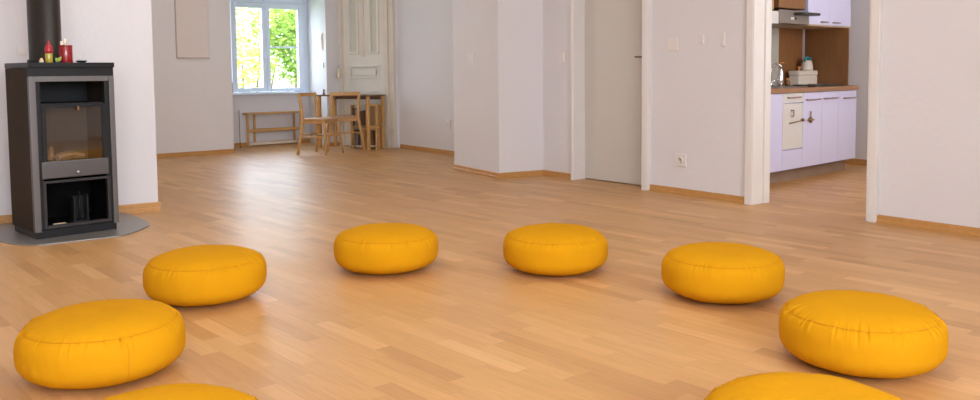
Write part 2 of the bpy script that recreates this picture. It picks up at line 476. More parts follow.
bm = B()
box(bm, DX0 - 0.028, DX0, wy(DX0) - 0.045, wy(DX0) + 0.001, 0, HEAD + 0.05)
box(bm, DX0 - 0.006, DX0 + 0.006, wy(DX0) - 0.04, wy(DX0) + 0.155, 0, HEAD)
box(bm, DX1 - 0.0, DX1 + 0.060, wy(DX1) - 0.05, wy(DX1) + 0.001, 0, HEAD + 0.05)
box(bm, DX1 - 0.012, DX1 + 0.004, wy(DX1) - 0.03, wy(DX1) + 0.155, 0, HEAD)
box(bm, DX0 - 0.028, DX1 + 0.060, wy(DX0) - 0.045, wy(DX0) + 0.0, HEAD, HEAD + 0.07)
struct('trim_1', bm, M['casing'], bevel=0.004)
bm = B()
y0 = wy(KX0); y1 = wy(KX1)
box(bm, KX0 - 0.055, KX0, y0 - 0.035, y0 + 0.001, 0, HEAD + 0.05)
box(bm, KX0 - 0.006, KX0 + 0.010, y0 - 0.03, y0 + 0.10, 0, HEAD)
box(bm, KX0 - 0.006, KX0 + 0.022, y0 + 0.10, y0 + 0.17, 0, HEAD)
box(bm, KX0 - 0.055, KX0, y0 + 0.17, y0 + 0.19, 0, HEAD + 0.05)
box(bm, KX1, KX1 + 0.055, y1 - 0.035, y1 + 0.001, 0, HEAD + 0.05)
box(bm, KX1 - 0.012, KX1 + 0.006, y1 - 0.03, y1 + 0.17, 0, HEAD)
box(bm, KX0 - 0.055, KX1 + 0.055, y0 - 0.035, y0, HEAD, HEAD + 0.07)
struct('trim_2', bm, M['casing'], bevel=0.004)
# flat door leaf
bm = B(); yd = wy(-5.04) + 0.115
box(bm, DX0 + 0.007, DX1 - 0.013, yd, yd + 0.04, 0.008, HEAD)
dleaf = struct('door_1', bm, M['door'], bevel=0.002)
bm = B()
tube(bm, [(-4.665, yd + 0.002, 1.085), (-4.665, yd - 0.045, 1.085), (-4.675, yd - 0.052, 1.085), (-4.78, yd - 0.052, 1.088)], 0.009, 10)
lathe(bm, [(0, 0), (0.022, 0), (0.022, 0.008), (0, 0.010)], 20, Matrix.Translation((-4.665, yd, 1.085)) @ Matrix.Rotation(PI / 2, 4, 'X'))
obj('door_handle', bm, M['dark_metal'], dleaf, smooth=True)


# ------------------------------------------------------------------ window in the niche
def rect_frame(bm, y0, y1, z0, z1, x0, x1, w, wb=None, wt=None, wr=None):
    wb = wb or w; wt = wt or w; wr = wr or w
    box(bm, x0, x1, y0, y0 + w, z0, z1); box(bm, x0, x1, y1 - wr, y1, z0, z1)
    box(bm, x0, x1, y0 + w, y1 - wr, z0, z0 + wb); box(bm, x0, x1, y0 + w, y1 - wr, z1 - wt, z1)


bm = B(); rect_frame(bm, 4.33, 5.545, 0.695, 2.02, NX - 0.06, NX + 0.0, 0.06, wb=0.03, wt=0.09, wr=0.075)
win = struct('window_1', bm, M['upvc'], bevel=0.004)
bm = B(); rect_frame(bm, 4.42, 4.905, 0.728, 1.925, NX - 0.045, NX + 0.022, 0.07, wb=0.055, wt=0.07, wr=0.055)
sash = obj('sash', bm, M['upvc'], win, bevel=0.004)
bm = B(); box(bm, NX - 0.02, NX - 0.015, 4.485, 4.855, 0.778, 1.86); obj('pane', bm, M['glass'], sash)
bm = B(); rect_frame(bm, 4.91, 5.465, 0.728, 1.925, NX - 0.045, NX + 0.022, 0.05, wb=0.045, wt=0.07, wr=0.085)
box(bm, NX - 0.03, NX + 0.012, 4.95, 5.39, 1.322, 1.345)
sash = obj('sash', bm, M['upvc'], win, bevel=0.004)
bm = B(); box(bm, NX - 0.02, NX - 0.015, 4.955, 5.385, 0.77, 1.86); obj('pane', bm, M['glass'], sash)
bm = B(); box(bm, NX + 0.0, NX + 0.13, 4.33, 5.53, 0.695, 0.715); obj('sill', bm, M['upvc'], win, bevel=0.004)
bm = B(); tube(bm, [(NX + 0.02, 4.883, 1.25), (NX + 0.05, 4.883, 1.25), (NX + 0.055, 4.883, 1.16)], 0.008, 8)
obj('window_handle', bm, M['upvc'], win, smooth=True)

# windows behind the camera and the added, unseen kitchen one (frames only of what lights the room)
for i, (a, b_) in enumerate(ys):
    bm = B(); rect_frame(bm, a, b_, 0.85, 2.4, 2.10, 2.16, 0.07); box(bm, 2.10, 2.16, (a + b_) / 2 - 0.04, (a + b_) / 2 + 0.04, 0.92, 2.33)
    struct('window_%d' % (i + 2), bm, M['casing'])
for i, (a, b_) in enumerate(xs):
    bm = B(); box(bm, a, a + 0.07, -2.56, -2.5, 0.85, 2.4); box(bm, b_ - 0.07, b_, -2.56, -2.5, 0.85, 2.4)
    box(bm, a + 0.07, b_ - 0.07, -2.56, -2.5, 0.85, 0.92); box(bm, a + 0.07, b_ - 0.07, -2.56, -2.5, 2.33, 2.4)
    box(bm, (a + b_) / 2 - 0.04, (a + b_) / 2 + 0.04, -2.56, -2.5, 0.92, 2.33)
    struct('window_%d' % (i + 5), bm, M['casing'])
bm = B(); rect_frame(bm, 6.2, 7.6, 0.9, 2.3, -1.38, -1.32, 0.07); struct('window_7', bm, M['casing'])

# ------------------------------------------------------------------ old panelled door in the corner wall
DM = frame(*DF)
bm = B()
box(bm, 0.030, 0.062, -0.028, 0.0, 0, 2.25, DM); box(bm, 0.062, 0.092, -0.045, 0.0, 0, 2.25, DM); box(bm, 0.092, 0.118, -0.03, 0.0, 0, 2.25, DM)
for a, b_, t in ((0.765, 0.80, 0.035), (0.80, 0.845, 0.055), (0.845, 0.875, 0.03), (0.875, 0.925, 0.045)): box(bm, a, b_, -t, 0.0, 0, 2.25, DM)
box(bm, 0.03, 0.925, -0.05, 0, 2.25, 2.36, DM)
struct('trim_3', bm, M['oldcream'], bevel=0.004)
# leaf: stiles and rails round two tall panes and one wide panel; lower half plain with a panel
bm = B()
Z0 = 0.01
for a, b_, z0, z1 in ((0.12, 0.205, Z0, 2.25), (0.700, 0.763, Z0, 2.25), (0.375, 0.545, 1.215, 2.25),
                      (0.205, 0.700, 1.07, 1.215), (0.205, 0.700, 0.72, 0.895), (0.205, 0.375, 2.1, 2.25), (0.545, 0.700, 2.1, 2.25),
                      (0.205, 0.700, Z0, 0.16)):
    box(bm, a, b_, -0.030, -0.002, z0, z1, DM)
box(bm, 0.205, 0.700, -0.012, -0.002, 0.16, 0.72, DM)
oldd = struct('door_2', bm, M['oldwhite'], bevel=0.003)
for a, b_, z0, z1 in ((0.205, 0.375, 1.215, 2.1), (0.545, 0.700, 1.215, 2.1)):
    bm = B(); w = 0.026
    box(bm, a, a + w, -0.058, -0.002, z0, z1, DM); box(bm, b_ - w, b_, -0.058, -0.002, z0, z1, DM)
    box(bm, a + w, b_ - w, -0.058, -0.002, z0, z0 + w, DM); box(bm, a + w, b_ - w, -0.058, -0.002, z1 - w, z1, DM)
    pf = obj('panel_moulding', bm, M['oldwhite'], oldd, bevel=0.006)
    bm = B(); box(bm, a + w, b_ - w, -0.012, -0.002, z0 + w, z1 - w, DM); obj('door_pane', bm, M['frosted'], pf)
bm = B(); w = 0.022; a, b_, z0, z1 = 0.205, 0.700, 0.895, 1.07
box(bm, a, a + w, -0.058, -0.002, z0, z1, DM); box(bm, b_ - w, b_, -0.058, -0.002, z0, z1, DM)
box(bm, a + w, b_ - w, -0.058, -0.002, z0, z0 + w, DM); box(bm, a + w, b_ - w, -0.058, -0.002, z1 - w, z1, DM)
pf = obj('panel_moulding', bm, M['oldwhite'], oldd, bevel=0.005)
bm = B(); box(bm, a + w, b_ - w, -0.006, -0.002, z0 + w, z1 - w, DM); box(bm, a + 0.060, b_ - 0.060, -0.040, -0.004, z0 + 0.050, z1 - 0.050, DM)
obj('raised_panel', bm, M['oldwhite'], pf, bevel=0.010)
bm = B(); box(bm, 0.42, 0.465, -0.050, -0.028, 1.18, 2.25, DM); obj('meeting_strip', bm, M['oldcream'], oldd, bevel=0.006)
# pale lantern shape on the casing
t = thing('wall_lantern', 'small pale lantern hanging on the left frame of the old panelled door', 'lantern', frame(*DF, z=0.90, s=0.062, t=-0.045))
bm = B(); lathe(bm, [(0, 0), (0.022, 0.002), (0.026, 0.03), (0.026, 0.085), (0.014, 0.115), (0.006, 0.13), (0, 0.13)], 16, Matrix.Translation((0, -0.03, 0)))
obj('lantern_body', bm, M['wax'], t, smooth=True)
bm = B(); tube(bm, [(0, 0.0, 0.17), (0, -0.03, 0.165), (0, -0.03, 0.125)], 0.003, 6); obj('hook', bm, M['brass'], t, smooth=True)
bm = B(); box(bm, -0.03, 0.03, 0.0, 0.07, -0.012, 0.012)
o = obj('door_hinge', bm, M['oldcream'], None); o.matrix_basis = frame(*DF, z=0.262, s=0.873, t=-0.075); o.parent = oldd


# ------------------------------------------------------------------ wall plates
def plate(name, label, cat, m, w, h, rocker=True, socket=0, n=1):
    t = thing(name, label, cat, m)
    bm = B(); box(bm, -w / 2, w / 2, -0.013, 0.0, -h / 2, h / 2); obj('frame', bm, M['plastic'], t, bevel=0.003)
    if socket:
        for k in range(socket):
            cx = (k - (socket - 1) / 2) * 0.071
            bm = B(); lathe(bm, [(0.027, 0), (0.027, 0.012), (0.020, 0.012), (0.019, 0.004), (0, 0.004)], 24,
                            Matrix.Translation((cx, -0.009, 0)) @ Matrix.Rotation(PI / 2, 4, 'X'))
            sk = obj('socket_insert', bm, M['plastic'], t, smooth=True)
            bm = B(); 
            for q in (-0.0095, 0.0095): tube(bm, [(cx + q, -0.0125, 0), (cx + q, -0.0095, 0)], 0.0025, 8)
            obj('contact_hole', bm, M['dark'], sk)
    else:
        bm = B(); a = w / 2 - 0.012; box(bm, -a, a, -0.018, -0.011, -h / 2 + 0.012, h / 2 - 0.012, Matrix.Rotation(0.03, 4, 'X'))
        obj('rocker', bm, M['plastic'], t, bevel=0.002)
    return t


def wm(x, z): return frame((x, wy(x)), WF[1], z=z)


plate('light_switch', 'white rocker light switch in the wall recess left of the plain door', 'switch', wm(-5.60, 1.10), 0.082, 0.10)
plate('light_switch', 'square white light switch on the wall between the plain door and the kitchen opening', 'switch', wm(-4.302, 1.178), 0.105, 0.105)
plate('light_switch', 'white light switch on the shaded front of the wall pillar', 'switch', frame((-6.85, 5.045), (0.885, -0.145), z=1.106, s=0.375), 0.082, 0.10)
plate('wall_socket', 'square white socket low on the wall above the baseboard beside the plain door', 'socket', wm(-4.222, 0.272), 0.11, 0.10, socket=1)
plate('wall_socket', 'white socket low on the far wall just left of the wall pillar', 'socket', frame((-9.3, 5.96), (1.3, -0.075), z=0.35, s=1.20), 0.082, 0.12, socket=1)
plate('light_switch', 'faint white light switch on the wall left of the black flue pipe', 'switch', frame((-6.25 - 0.1 * (1.975 - 1.13), 1.13), (0.1, 1), z=1.141), 0.06, 0.04 + 0.02)
for x, z, h, lab in ((-4.019, 1.207, 0.07, 'shorter white wall hook, nearer the light switch'), (-3.821, 1.197, 0.105, 'longer white wall hook, nearer the kitchen opening')):
    t = thing('wall_hook', lab, 'hook', wm(x, z), 'two white hooks on the long wall')
    bm = B(); box(bm, -0.010, 0.010, -0.014, 0, -h / 2, h / 2); obj('back_plate', bm, M['plastic'], t, bevel=0.002)
    bm = B(); tube(bm, [(0, -0.004, -h / 2 + 0.015), (0, -0.022, -h / 2 + 0.006), (0, -0.028, -h / 2 + 0.022)], 0.004, 8)
    obj('hook_arm', bm, M['plastic'], t, smooth=True)
# small picture and switch on the niche reveal
RF = ((-10.15, 5.39), (-0.80, 0.14))
t = thing('thermometer', 'narrow pale orange wooden thermometer on the bright window reveal', 'thermometer', frame(*RF, z=1.395, s=0.14))
bm = B(); box(bm, -0.025, 0.025, 0.0, 0.012, -0.115, 0.115); obj('backboard', bm, M['pale_orange'], t, bevel=0.003)
bm = B(); tube(bm, [(0, 0.014, -0.08), (0, 0.014, 0.09)], 0.005, 8); obj('glass_tube', bm, M['plastic'], t, smooth=True)
t = thing('reveal_switch', 'small grey switch low on the bright window reveal', 'switch', frame(*RF, z=1.08, s=0.14))
bm = B(); box(bm, -0.03, 0.03, 0.0, 0.016, -0.03, 0.03); obj('frame', bm, M['metal'], t, bevel=0.003)
bm = B(); box(bm, -0.012, 0.012, 0.014, 0.022, -0.016, 0.016); obj('rocker', bm, M['plastic'], t, bevel=0.002)

# flat beige board on the alcove wall
t = thing('wall_board', 'tall flat beige panel hanging on the shaded alcove wall', 'panel', Matrix.Translation((-10.15, 3.62, 1.17)))
bm = B(); box(bm, 0.0, 0.018, -0.19, 0.19, 0.0, 1.1); obj('panel', bm, M['board'], t, bevel=0.003)
bm = B(); box(bm, 0.0, 0.024, -0.194, 0.194, -0.012, 0.006); box(bm, 0.0, 0.024, -0.197, -0.188, 0.0, 1.1)
obj('edge_strip', bm, M['boardedge'], t)

# ------------------------------------------------------------------ garden outside the niche window
bm = B(); box(bm, -40, -11.6, -8, 30, -0.9, -0.8); g = struct('ground_garden', bm, M['lawn'])


def foliage(bm, rng, n, cx, cy, cz, rx, ry, rz, size, clumps):
    cl = []
    for _ in range(clumps):
        while True:
            p = Vector((rng.uniform(-1, 1), rng.uniform(-1, 1), rng.uniform(-1, 1)))
            if p.length < 1: break
        cl.append(Vector((cx + p.x * rx, cy + p.y * ry, cz + p.z * rz)))
    for _ in range(n):
        c = rng.choice(cl); p = c + Vector((rng.gauss(0, 1), rng.gauss(0, 1), rng.gauss(0, 1))) * 0.17
        s_ = size * rng.uniform(0.6, 1.3)
        R = Matrix.Rotation(rng.uniform(0, 2 * PI), 4, 'Z') @ Matrix.Rotation(rng.uniform(-1.2, 1.2), 4, 'X') @ Matrix.Rotation(rng.uniform(-0.8, 0.8), 4, 'Y')
        vs = [bm.verts.new(p + (R @ Vector(q)) * s_) for q in ((-0.5, 0, 0), (-0.1, -0.28, 0.04), (0.5, 0, 0), (-0.1, 0.28, 0.04))]
        bm.faces.new(vs)


rng = random.Random(4)
t = thing('garden_tree', 'leafy green tree with a grey trunk outside the right window sash', 'tree', Matrix.Translation((-15.6, 7.62, -0.8)))
bm = B(); tube(bm, [(0.0, 0.0, 0.0), (0.05, 0.03, 1.4), (-0.05, 0.08, 2.2), (0.1, 0.2, 3.0)], [0.13, 0.10, 0.09, 0.05], 12)
tube(bm, [(0.03, 0.05, 1.7), (-0.1, -0.35, 2.3), (-0.1, -0.7, 2.7)], [0.05, 0.035, 0.02], 8)
obj('trunk', bm, M['bark'], t, smooth=True)
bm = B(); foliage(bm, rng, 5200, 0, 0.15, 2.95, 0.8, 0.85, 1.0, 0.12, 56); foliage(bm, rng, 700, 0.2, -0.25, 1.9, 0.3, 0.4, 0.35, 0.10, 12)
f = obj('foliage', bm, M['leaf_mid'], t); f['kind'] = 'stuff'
t = thing('garden_shrub', 'pale shrub, leaf colour lightened as if sunlit, outside the left window sash', 'shrub', Matrix.Translation((-17.5, 7.3, -0.8)))
bm = B()
for k in range(5): tube(bm, [(0, 0, 0), (0.1 * k - 0.2, 0.25 * k - 0.5, 1.2), (0.1 * k - 0.2, 0.4 * k - 0.8, 2.6)], [0.04, 0.03, 0.01], 6)
obj('stems', bm, M['bark'], t, smooth=True)
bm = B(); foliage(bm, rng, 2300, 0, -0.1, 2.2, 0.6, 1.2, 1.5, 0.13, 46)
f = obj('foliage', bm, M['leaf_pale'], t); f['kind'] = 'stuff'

# ------------------------------------------------------------------ floor cushions
CR, CH, CP = 0.257, 0.213, 2.69
SEAM_R = 0.905


def make_cushion(x, y, label, seed, seam_dir=None, R=CR, H=CH):
    rng = random.Random(seed)
    ro = rng.uniform(0, 100)
    half = H / 2
    PS, PT = 3.1, 2.95
    zs = (1 - SEAM_R ** PT) ** (1 / PT)
    prof = [(0.0, 0.0, -1)]
    for k in range(1, 13):                      # rounded underside
        rr = 0.80 * k / 12
        prof.append((R * rr, half - half * (1 - rr ** PS) ** (1 / PS), -1 if k < 5 else 0))
    z_a = -(1 - 0.80 ** PS) ** (1 / PS)
    N = 26
    for k in range(1, N + 1):
        zz = z_a + (zs - z_a) * k / N
        P_ = PS if zz < 0 else PT
        prof.append((R * (1 - abs(zz) ** P_) ** (1 / P_), half + half * zz, 0))
    r_s = R * SEAM_R; z_s = half + half * zs
    for k in range(1, 27):
        rr = SEAM_R * math.cos(PI / 2 * k / 26) if k < 26 else 0.0
        prof.append((R * rr, half + half * (1 - rr ** PT) ** (1 / PT), 1))
    SEG = 480
    # gathers where the top panel is sewn to the side band: (angle, half width, reach down, reach up, depth)
    fold = []
    for _ in range(74):
        fold.append((rng.uniform(0, 2 * PI), rng.uniform(0.008, 0.019), rng.uniform(0.012, 0.042), rng.uniform(0.008, 0.034), rng.choice((-1, -1, 1)) * rng.uniform(0.0014, 0.0060)))
    fold_at = [[] for _ in range(96)]
    for f_ in fold:
        c = int(f_[0] / (2 * PI) * 96)
        for q in range(-3, 4): fold_at[(c + q) % 96].append(f_)

    def disp(th, r, z):
        d = math.hypot(r - r_s, z - z_s); out = 0.0
        if d < 0.12:
            down = z < z_s
            for (a0, w0, ld, lu, dp) in fold_at[int((th % (2 * PI)) / (2 * PI) * 96) % 96]:
                L_ = ld if down else lu
                da = (th - a0 + PI) % (2 * PI) - PI
                w_ = w0 * (0.7 + d / L_ * 0.7)
                out += dp * math.exp(-(da / w_) ** 2) * math.exp(-(d / L_) ** 1.5)
        out -= 0.0016 * math.exp(-(d / 0.005) ** 2)
        out += 0.0030 * noise.noise(Vector((math.cos(th) * r * 9 + ro, math.sin(th) * r * 9, z * 9))) * min(1, z / 0.02)
        out += 0.0011 * noise.noise(Vector((math.cos(th) * r * 40 + ro, math.sin(th) * r * 40, z * 22))) * min(1, z / 0.02)
        return out

    bm = B(); rings = []
    for i, (r, z, q) in enumerate(prof):
        if r < 1e-5:
            zz = z if q < 0 else z + disp(0, 0, z)
            rings.append([bm.verts.new((0, 0, zz))]); continue
        p0 = prof[max(i - 1, 0)]; p1 = prof[min(i + 1, len(prof) - 1)]
        tr, tz = p1[0] - p0[0], p1[1] - p0[1]; ll = math.hypot(tr, tz) or 1
        nr, nz = tz / ll, -tr / ll
        ring = []
        for k in range(SEG):
            th = 2 * PI * k / SEG
            d = 0 if q < 0 else disp(th, r, z)
            ring.append(bm.verts.new(((r + nr * d) * math.cos(th), (r + nr * d) * math.sin(th), max(0, z + nz * d))))
        rings.append(ring)
    for a, b_ in zip(rings, rings[1:]):
        for k in range(SEG):
            k2 = (k + 1) % SEG
            if len(a) == 1: bm.faces.new((a[0], b_[k2], b_[k]))
            elif len(b_) == 1: bm.faces.new((a[k], a[k2], b_[0]))
            else: bm.faces.new((a[k], a[k2], b_[k2], b_[k]))
    t = thing('floor_cushion', label, 'cushion', Matrix.Translation((x, y, 0)), 'yellow floor cushions set out in a circle')
    obj('cover', bm, M['cush'], t, smooth=True)
    bm = B(); pts = []
    for k in range(SEG):
        th = 2 * PI * k / SEG; d = disp(th, r_s, z_s)
        r = r_s + d * 0.6 + 0.0008; pts.append((r * math.cos(th), r * math.sin(th), z_s + d * 0.7 + 0.0010))
    tube(bm, pts, 0.0011, 6, closed=True)
    obj('top_seam', bm, M['pipe'], t, smooth=True)
    if seam_dir is not None:
        for sd in seam_dir:
            bm = B(); th = sd; pts = []
            for (r, z, q) in prof[11:36]:
                d = disp(th, r, z); pts.append(((r + d + 0.0002) * math.cos(th), (r + d + 0.0002) * math.sin(th), z))
            tube(bm, pts, 0.0011, 6); obj('side_seam', bm, M['pipe'], t, smooth=True)
    return t


def to_cam(x, y, off): return math.atan2(-y, -x) + off


for i, (x, y, lab, sd) in enumerate((
        (-3.639, 1.325, 'round yellow floor cushion nearest in front of the stove', None),
        (-3.597, 2.221, 'round yellow floor cushion, left of the two back cushions, nearest the far dining chairs', None),
        (-3.027, 2.839, 'round yellow floor cushion in front of the wall pillar, right of the two back cushions', None),
        (-2.202, 3.052, 'round yellow floor cushion on the right, below the kitchen opening', None),
        (-1.395, 2.694, 'large looking round yellow floor cushion in front of the right wall, seen whole', None),
        (-2.938, 0.721, 'whole round yellow floor cushion at the left edge with a vertical side seam', (0.28, 1.02)),
        (-1.978, 0.597, 'yellow floor cushion cut off by the bottom edge on the left', None),
        (-1.048, 1.815, 'yellow floor cushion cut off by the bottom edge on the right', None))):
    make_cushion(x, y, lab, 11 + i, None if sd is None else [to_cam(x, y, a) for a in sd], R=(0.257, 0.259, 0.257, 0.257, 0.258, 0.256, 0.262, 0.268)[i])

# ------------------------------------------------------------------ stove
SM = frame(*SF)
# plate under the stove
pts = [(-6.262, 1.70), (-6.10, 1.725), (-5.75, 1.722), (-5.62, 1.69), (-5.50, 1.60), (-5.40, 1.50), (-5.365, 1.44), (-5.388, 0.995), (-5.44, 0.945), (-5.55, 0.88), (-5.68, 0.845), (-5.95, 0.80), (-6.34, 0.78)]
bm = B(); prism(bm, pts, 0.0, 0.008)
o = obj('hearth_plate', bm, M['plate'], None, bevel=0.002)
tag(o, 'grey metal hearth plate with rounded corners under the stove', 'floor plate')
SW, SD = 0.488, 0.43
st = thing('wood_stove', 'tall black and silver wood stove with a glass door', 'stove', frame(*SF, z=0.008))
z = -0.008   # local heights are measured from the floor
bm = B(); box(bm, 0.010, SW - 0.010, 0.012, SD - 0.01, 0.0, 0.05)
obj('base', bm, M['stove'], st, bevel=0.003)
for a, b_ in ((0.0, 0.012), (SW - 0.012, SW)):
    bm = B(); box(bm, a, b_, 0.004, SD, 0.042, 1.015); obj('side_panel', bm, M['stove_side'], st, bevel=0.002)
bm = B(); box(bm, 0.012, SW - 0.012, SD - 0.012, SD, 0.05, 1.015); box(bm, 0.012, SW - 0.012, 0.02, SD - 0.012, 0.044, 0.052)
box(bm, 0.012, SW - 0.012, 0.03, SD - 0.012, 0.385, 0.40); box(bm, 0.012, SW - 0.012, 0.03, SD - 0.012, 0.788, 0.802)
obj('carcass', bm, M['stove'], st)
bm = B(); box(bm, 0.0, SW, 0.0, 0.05, 0.962, 1.018); obj('upper_band', bm, M['stove'], st, bevel=0.002)
bm = B(); box(bm, -0.003, SW + 0.004, -0.010, SD, 1.016, 1.046); obj('top_plate', bm, M['stove'], st, bevel=0.003)
for a, b_ in ((0.0, 0.036), (SW - 0.031, SW)):
    bm = B(); box(bm, a, b_, -0.004, 0.03, 0.042, 0.964); obj('silver_strip', bm, M['stove_silver'], st, bevel=0.002)
bm = B(); box(bm, 0.036, SW - 0.031, -0.002, 0.03, 0.932, 0.964); obj('top_bar', bm, M['stove_silver'], st, bevel=0.002)
bm = B()
box(bm, 0.036, 0.062, 0.004, 0.035, 0.055, 0.932); box(bm, SW - 0.058, SW - 0.031, 0.004, 0.035, 0.055, 0.932)
obj('inner_frame', bm, M['stove'], st, bevel=0.002)
# fire door
bm = B()
x0, x1 = 0.062, SW - 0.058
box(bm, x0, x0 + 0.024, 0.0, 0.028, 0.455, 0.785); box(bm, x1 - 0.018, x1, 0.0, 0.028, 0.455, 0.785)
box(bm, x0, x1, 0.0, 0.028, 0.775, 0.792)
fd = obj('fire_door', bm, M['stove'], st, bevel=0.002)
bm = B(); box(bm, x0 - 0.012, x1 + 0.008, -0.006, 0.028, 0.355, 0.457); obj('door_rail', bm, M['stove_grey'], fd, bevel=0.006)
bm = B(); box(bm, x0 + 0.022, x1 - 0.016, 0.010, 0.014, 0.455, 0.78); obj('door_glass', bm, M['stoveglass'], fd)
bm = B(); lathe(bm, [(0, 0), (0.006, 0), (0.006, 0.014), (0.009, 0.016), (0.009, 0.022), (0, 0.024)], 14, Matrix.Translation((0.248, -0.004, 0.385)) @ Matrix.Rotation(PI / 2, 4, 'X'))
obj('door_knob', bm, M['metal'], fd, smooth=True)
bm = B(); box(bm, 0.262, 0.275, -0.012, 0.002, 0.755, 0.782); obj('latch', bm, M['brass'], fd, bevel=0.003)
# fire box
bm = B(); box(bm, 0.05, SW - 0.05, 0.30, 0.32, 0.40, 0.787); box(bm, 0.05, 0.062, 0.04, 0.30, 0.40, 0.787); box(bm, SW - 0.062, SW - 0.05, 0.04, 0.30, 0.40, 0.787)
box(bm, 0.062, SW - 0.062, 0.04, 0.30, 0.40, 0.425)
obj('fire_lining', bm, M['firebrick'], st)
bm = B()
pr = [(0, 0.04), (0.05, 0.038), (0.11, 0.026), (0.15, 0.008), (0.16, 0), (0, 0)]
lathe(bm, pr, 28, Matrix.Translation((0.24, 0.17, 0.425)) @ Matrix.Scale(0.75, 4, Vector((0, 1, 0))))
a = obj('ash_heap', bm, M['ash'], st, smooth=True)
lg = random.Random(3)
for (s0, t0, z0, an, L, r, tl) in ((0.22, 0.10, 0.475, 0.4, 0.12, 0.022, 0.1), (0.14, 0.11, 0.50, 1.2, 0.09, 0.018, 0.9), (0.29, 0.13, 0.475, -0.5, 0.11, 0.02, -0.1), (0.22, 0.20, 0.47, 0.0, 0.16, 0.02, 0.2)):
    bm = B(); d = Vector((math.cos(an), math.sin(an), tl)).normalized() * L / 2; c = Vector((s0, t0, z0))
    tube(bm, [c - d, c - d * 0.5, c + d * 0.4, c + d], [r * 0.9, r, r * 0.95, r * 0.7], 7)
    tag(obj('charred_log', bm, M['log'], None, smooth=False), 'charred split log lying in the ashes behind the stove glass', 'log', 'logs in the stove').matrix_basis = frame(*SF, z=0.008)
# lower compartment door
bm = B(); a0, a1 = 0.056, SW - 0.042
box(bm, a0, a0 + 0.016, 0.0, 0.03, 0.055, 0.342); box(bm, a1 - 0.02, a1, 0.0, 0.03, 0.055, 0.342)
box(bm, a0 + 0.016, a1 - 0.02, 0.0, 0.03, 0.326, 0.342); box(bm, a0 + 0.016, a1 - 0.02, 0.0, 0.03, 0.055, 0.074)
obj('lower_frame', bm, M['stove_frame'], st, bevel=0.002)
bm = B(); box(bm, 0.012, SW - 0.012, 0.035, SD - 0.014, 0.0525, 0.056); box(bm, 0.0125, 0.016, 0.035, SD - 0.014, 0.056, 0.384); box(bm, SW - 0.016, SW - 0.0125, 0.035, SD - 0.014, 0.056, 0.384); box(bm, 0.016, SW - 0.016, SD - 0.017, SD - 0.013, 0.056, 0.384)
obj('lower_shade_lining', bm, M['recess_dark'], st)  # near-black sheets added as painted shade, darkening the open compartment
o = thing('fire_tool_stand', 'narrow black fire tool stand inside the open lower stove compartment', 'tool stand', frame(*SF, z=0.064, s=0.30, t=0.10))
bm = B(); box(bm, -0.05, 0.05, 0, 0.08, 0, 0.012); box(bm, -0.045, -0.035, 0.0, 0.07, 0.012, 0.16); box(bm, 0.035, 0.045, 0.0, 0.07, 0.012, 0.17); box(bm, -0.035, 0.035, 0.06, 0.07, 0.012, 0.16)
obj('holder', bm, M['stove'], o, bevel=0.002)
bm = B(); tube(bm, [(0, 0.03, 0.012), (0, 0.03, 0.19)], 0.006, 8); obj('poker', bm, M['stove'], o, smooth=True)
bm = B(); box(bm, 0, 0.075, 0.0, 0.02, 0.0, 0.012)
o = obj('kindling_stick', bm, M['log'], None, bevel=0.002); o.matrix_basis = frame(*SF, z=0.064, s=0.13, t=0.09)
tag(o, 'thin pale kindling stick on the floor of the lower stove compartment', 'stick')
# flue pipe
t = thing('flue_pipe', 'thick black flue pipe rising from the stove top', 'stove pipe', frame(*SF, z=1.054, s=0.172, t=0.225))
bm = B(); lathe(bm, [(0.0, 0), (0.095, 0), (0.095, 0.01), (0.092, 0.012), (0.092, 1.69), (0, 1.69)], 48); obj('pipe', bm, M['fluepipe'], t, smooth=True, bevel=0.0)
bm = B(); lathe(bm, [(0.0945, 0.0), (0.103, 0.0), (0.103, 0.018), (0.0945, 0.022)], 48); obj('collar', bm, M['stove'], t, smooth=True)
TOP = 1.054


def onstove(name, label, cat, s_, t_): return thing(name, label, cat, frame(*SF, z=TOP, s=s_, t=t_))


t = onstove('glass_bottle', 'small bottle with yellow-green body and red top on the stove', 'bottle', 0.135, 0.055)
bm = B(); lathe(bm, [(0, 0), (0.020, 0), (0.021, 0.004), (0.021, 0.052), (0.020, 0.056), (0, 0.056)], 24); obj('body', bm, M['olive'], t, smooth=True)
bm = B(); lathe(bm, [(0, 0.056), (0.0205, 0.056), (0.022, 0.070), (0.021, 0.088), (0.015, 0.103), (0.008, 0.110), (0.005, 0.13), (0, 0.132)], 24); obj('cap', bm, M['redcap'], t, smooth=True)
t = onstove('red_candle_tin', 'shiny dark red cylindrical tin with two ivory candles in it', 'tin', 0.236, 0.07)
bm = B(); lathe(bm, [(0, 0), (0.037, 0), (0.038, 0.003), (0.038, 0.10), (0.0365, 0.104), (0.034, 0.104), (0.034, 0.085), (0, 0.085)], 36); obj('body', bm, M['red'], t, smooth=True)
bm = B(); lathe(bm, [(0.038, 0.097), (0.0395, 0.098), (0.0395, 0.105), (0.036, 0.106)], 36); obj('rim', bm, M['red'], t, smooth=True)
for dx, h, lab in ((-0.012, 0.13, 'left'), (0.008, 0.145, 'right')):
    bm = B(); lathe(bm, [(0, 0), (0.0085, 0), (0.0085, h - 0.09), (0.006, h - 0.085), (0, h - 0.085)], 16)
    o = tag(obj('candle', bm, M['wax'], None, smooth=True), 'ivory candle standing on the %s inside the red tin' % lab, 'candle')
    o.matrix_basis = frame(*SF, z=TOP + 0.085, s=0.236 + dx - 0.01, t=0.07)
    bm = B(); tube(bm, [(0, 0, h - 0.086), (0.001, 0, h - 0.075)], 0.001, 6); obj('wick', bm, M['dark'], o)
t = onstove('leaf_sprig', 'little sprig of light green leaves beside the red tin', 'plant sprig', 0.172, 0.035)
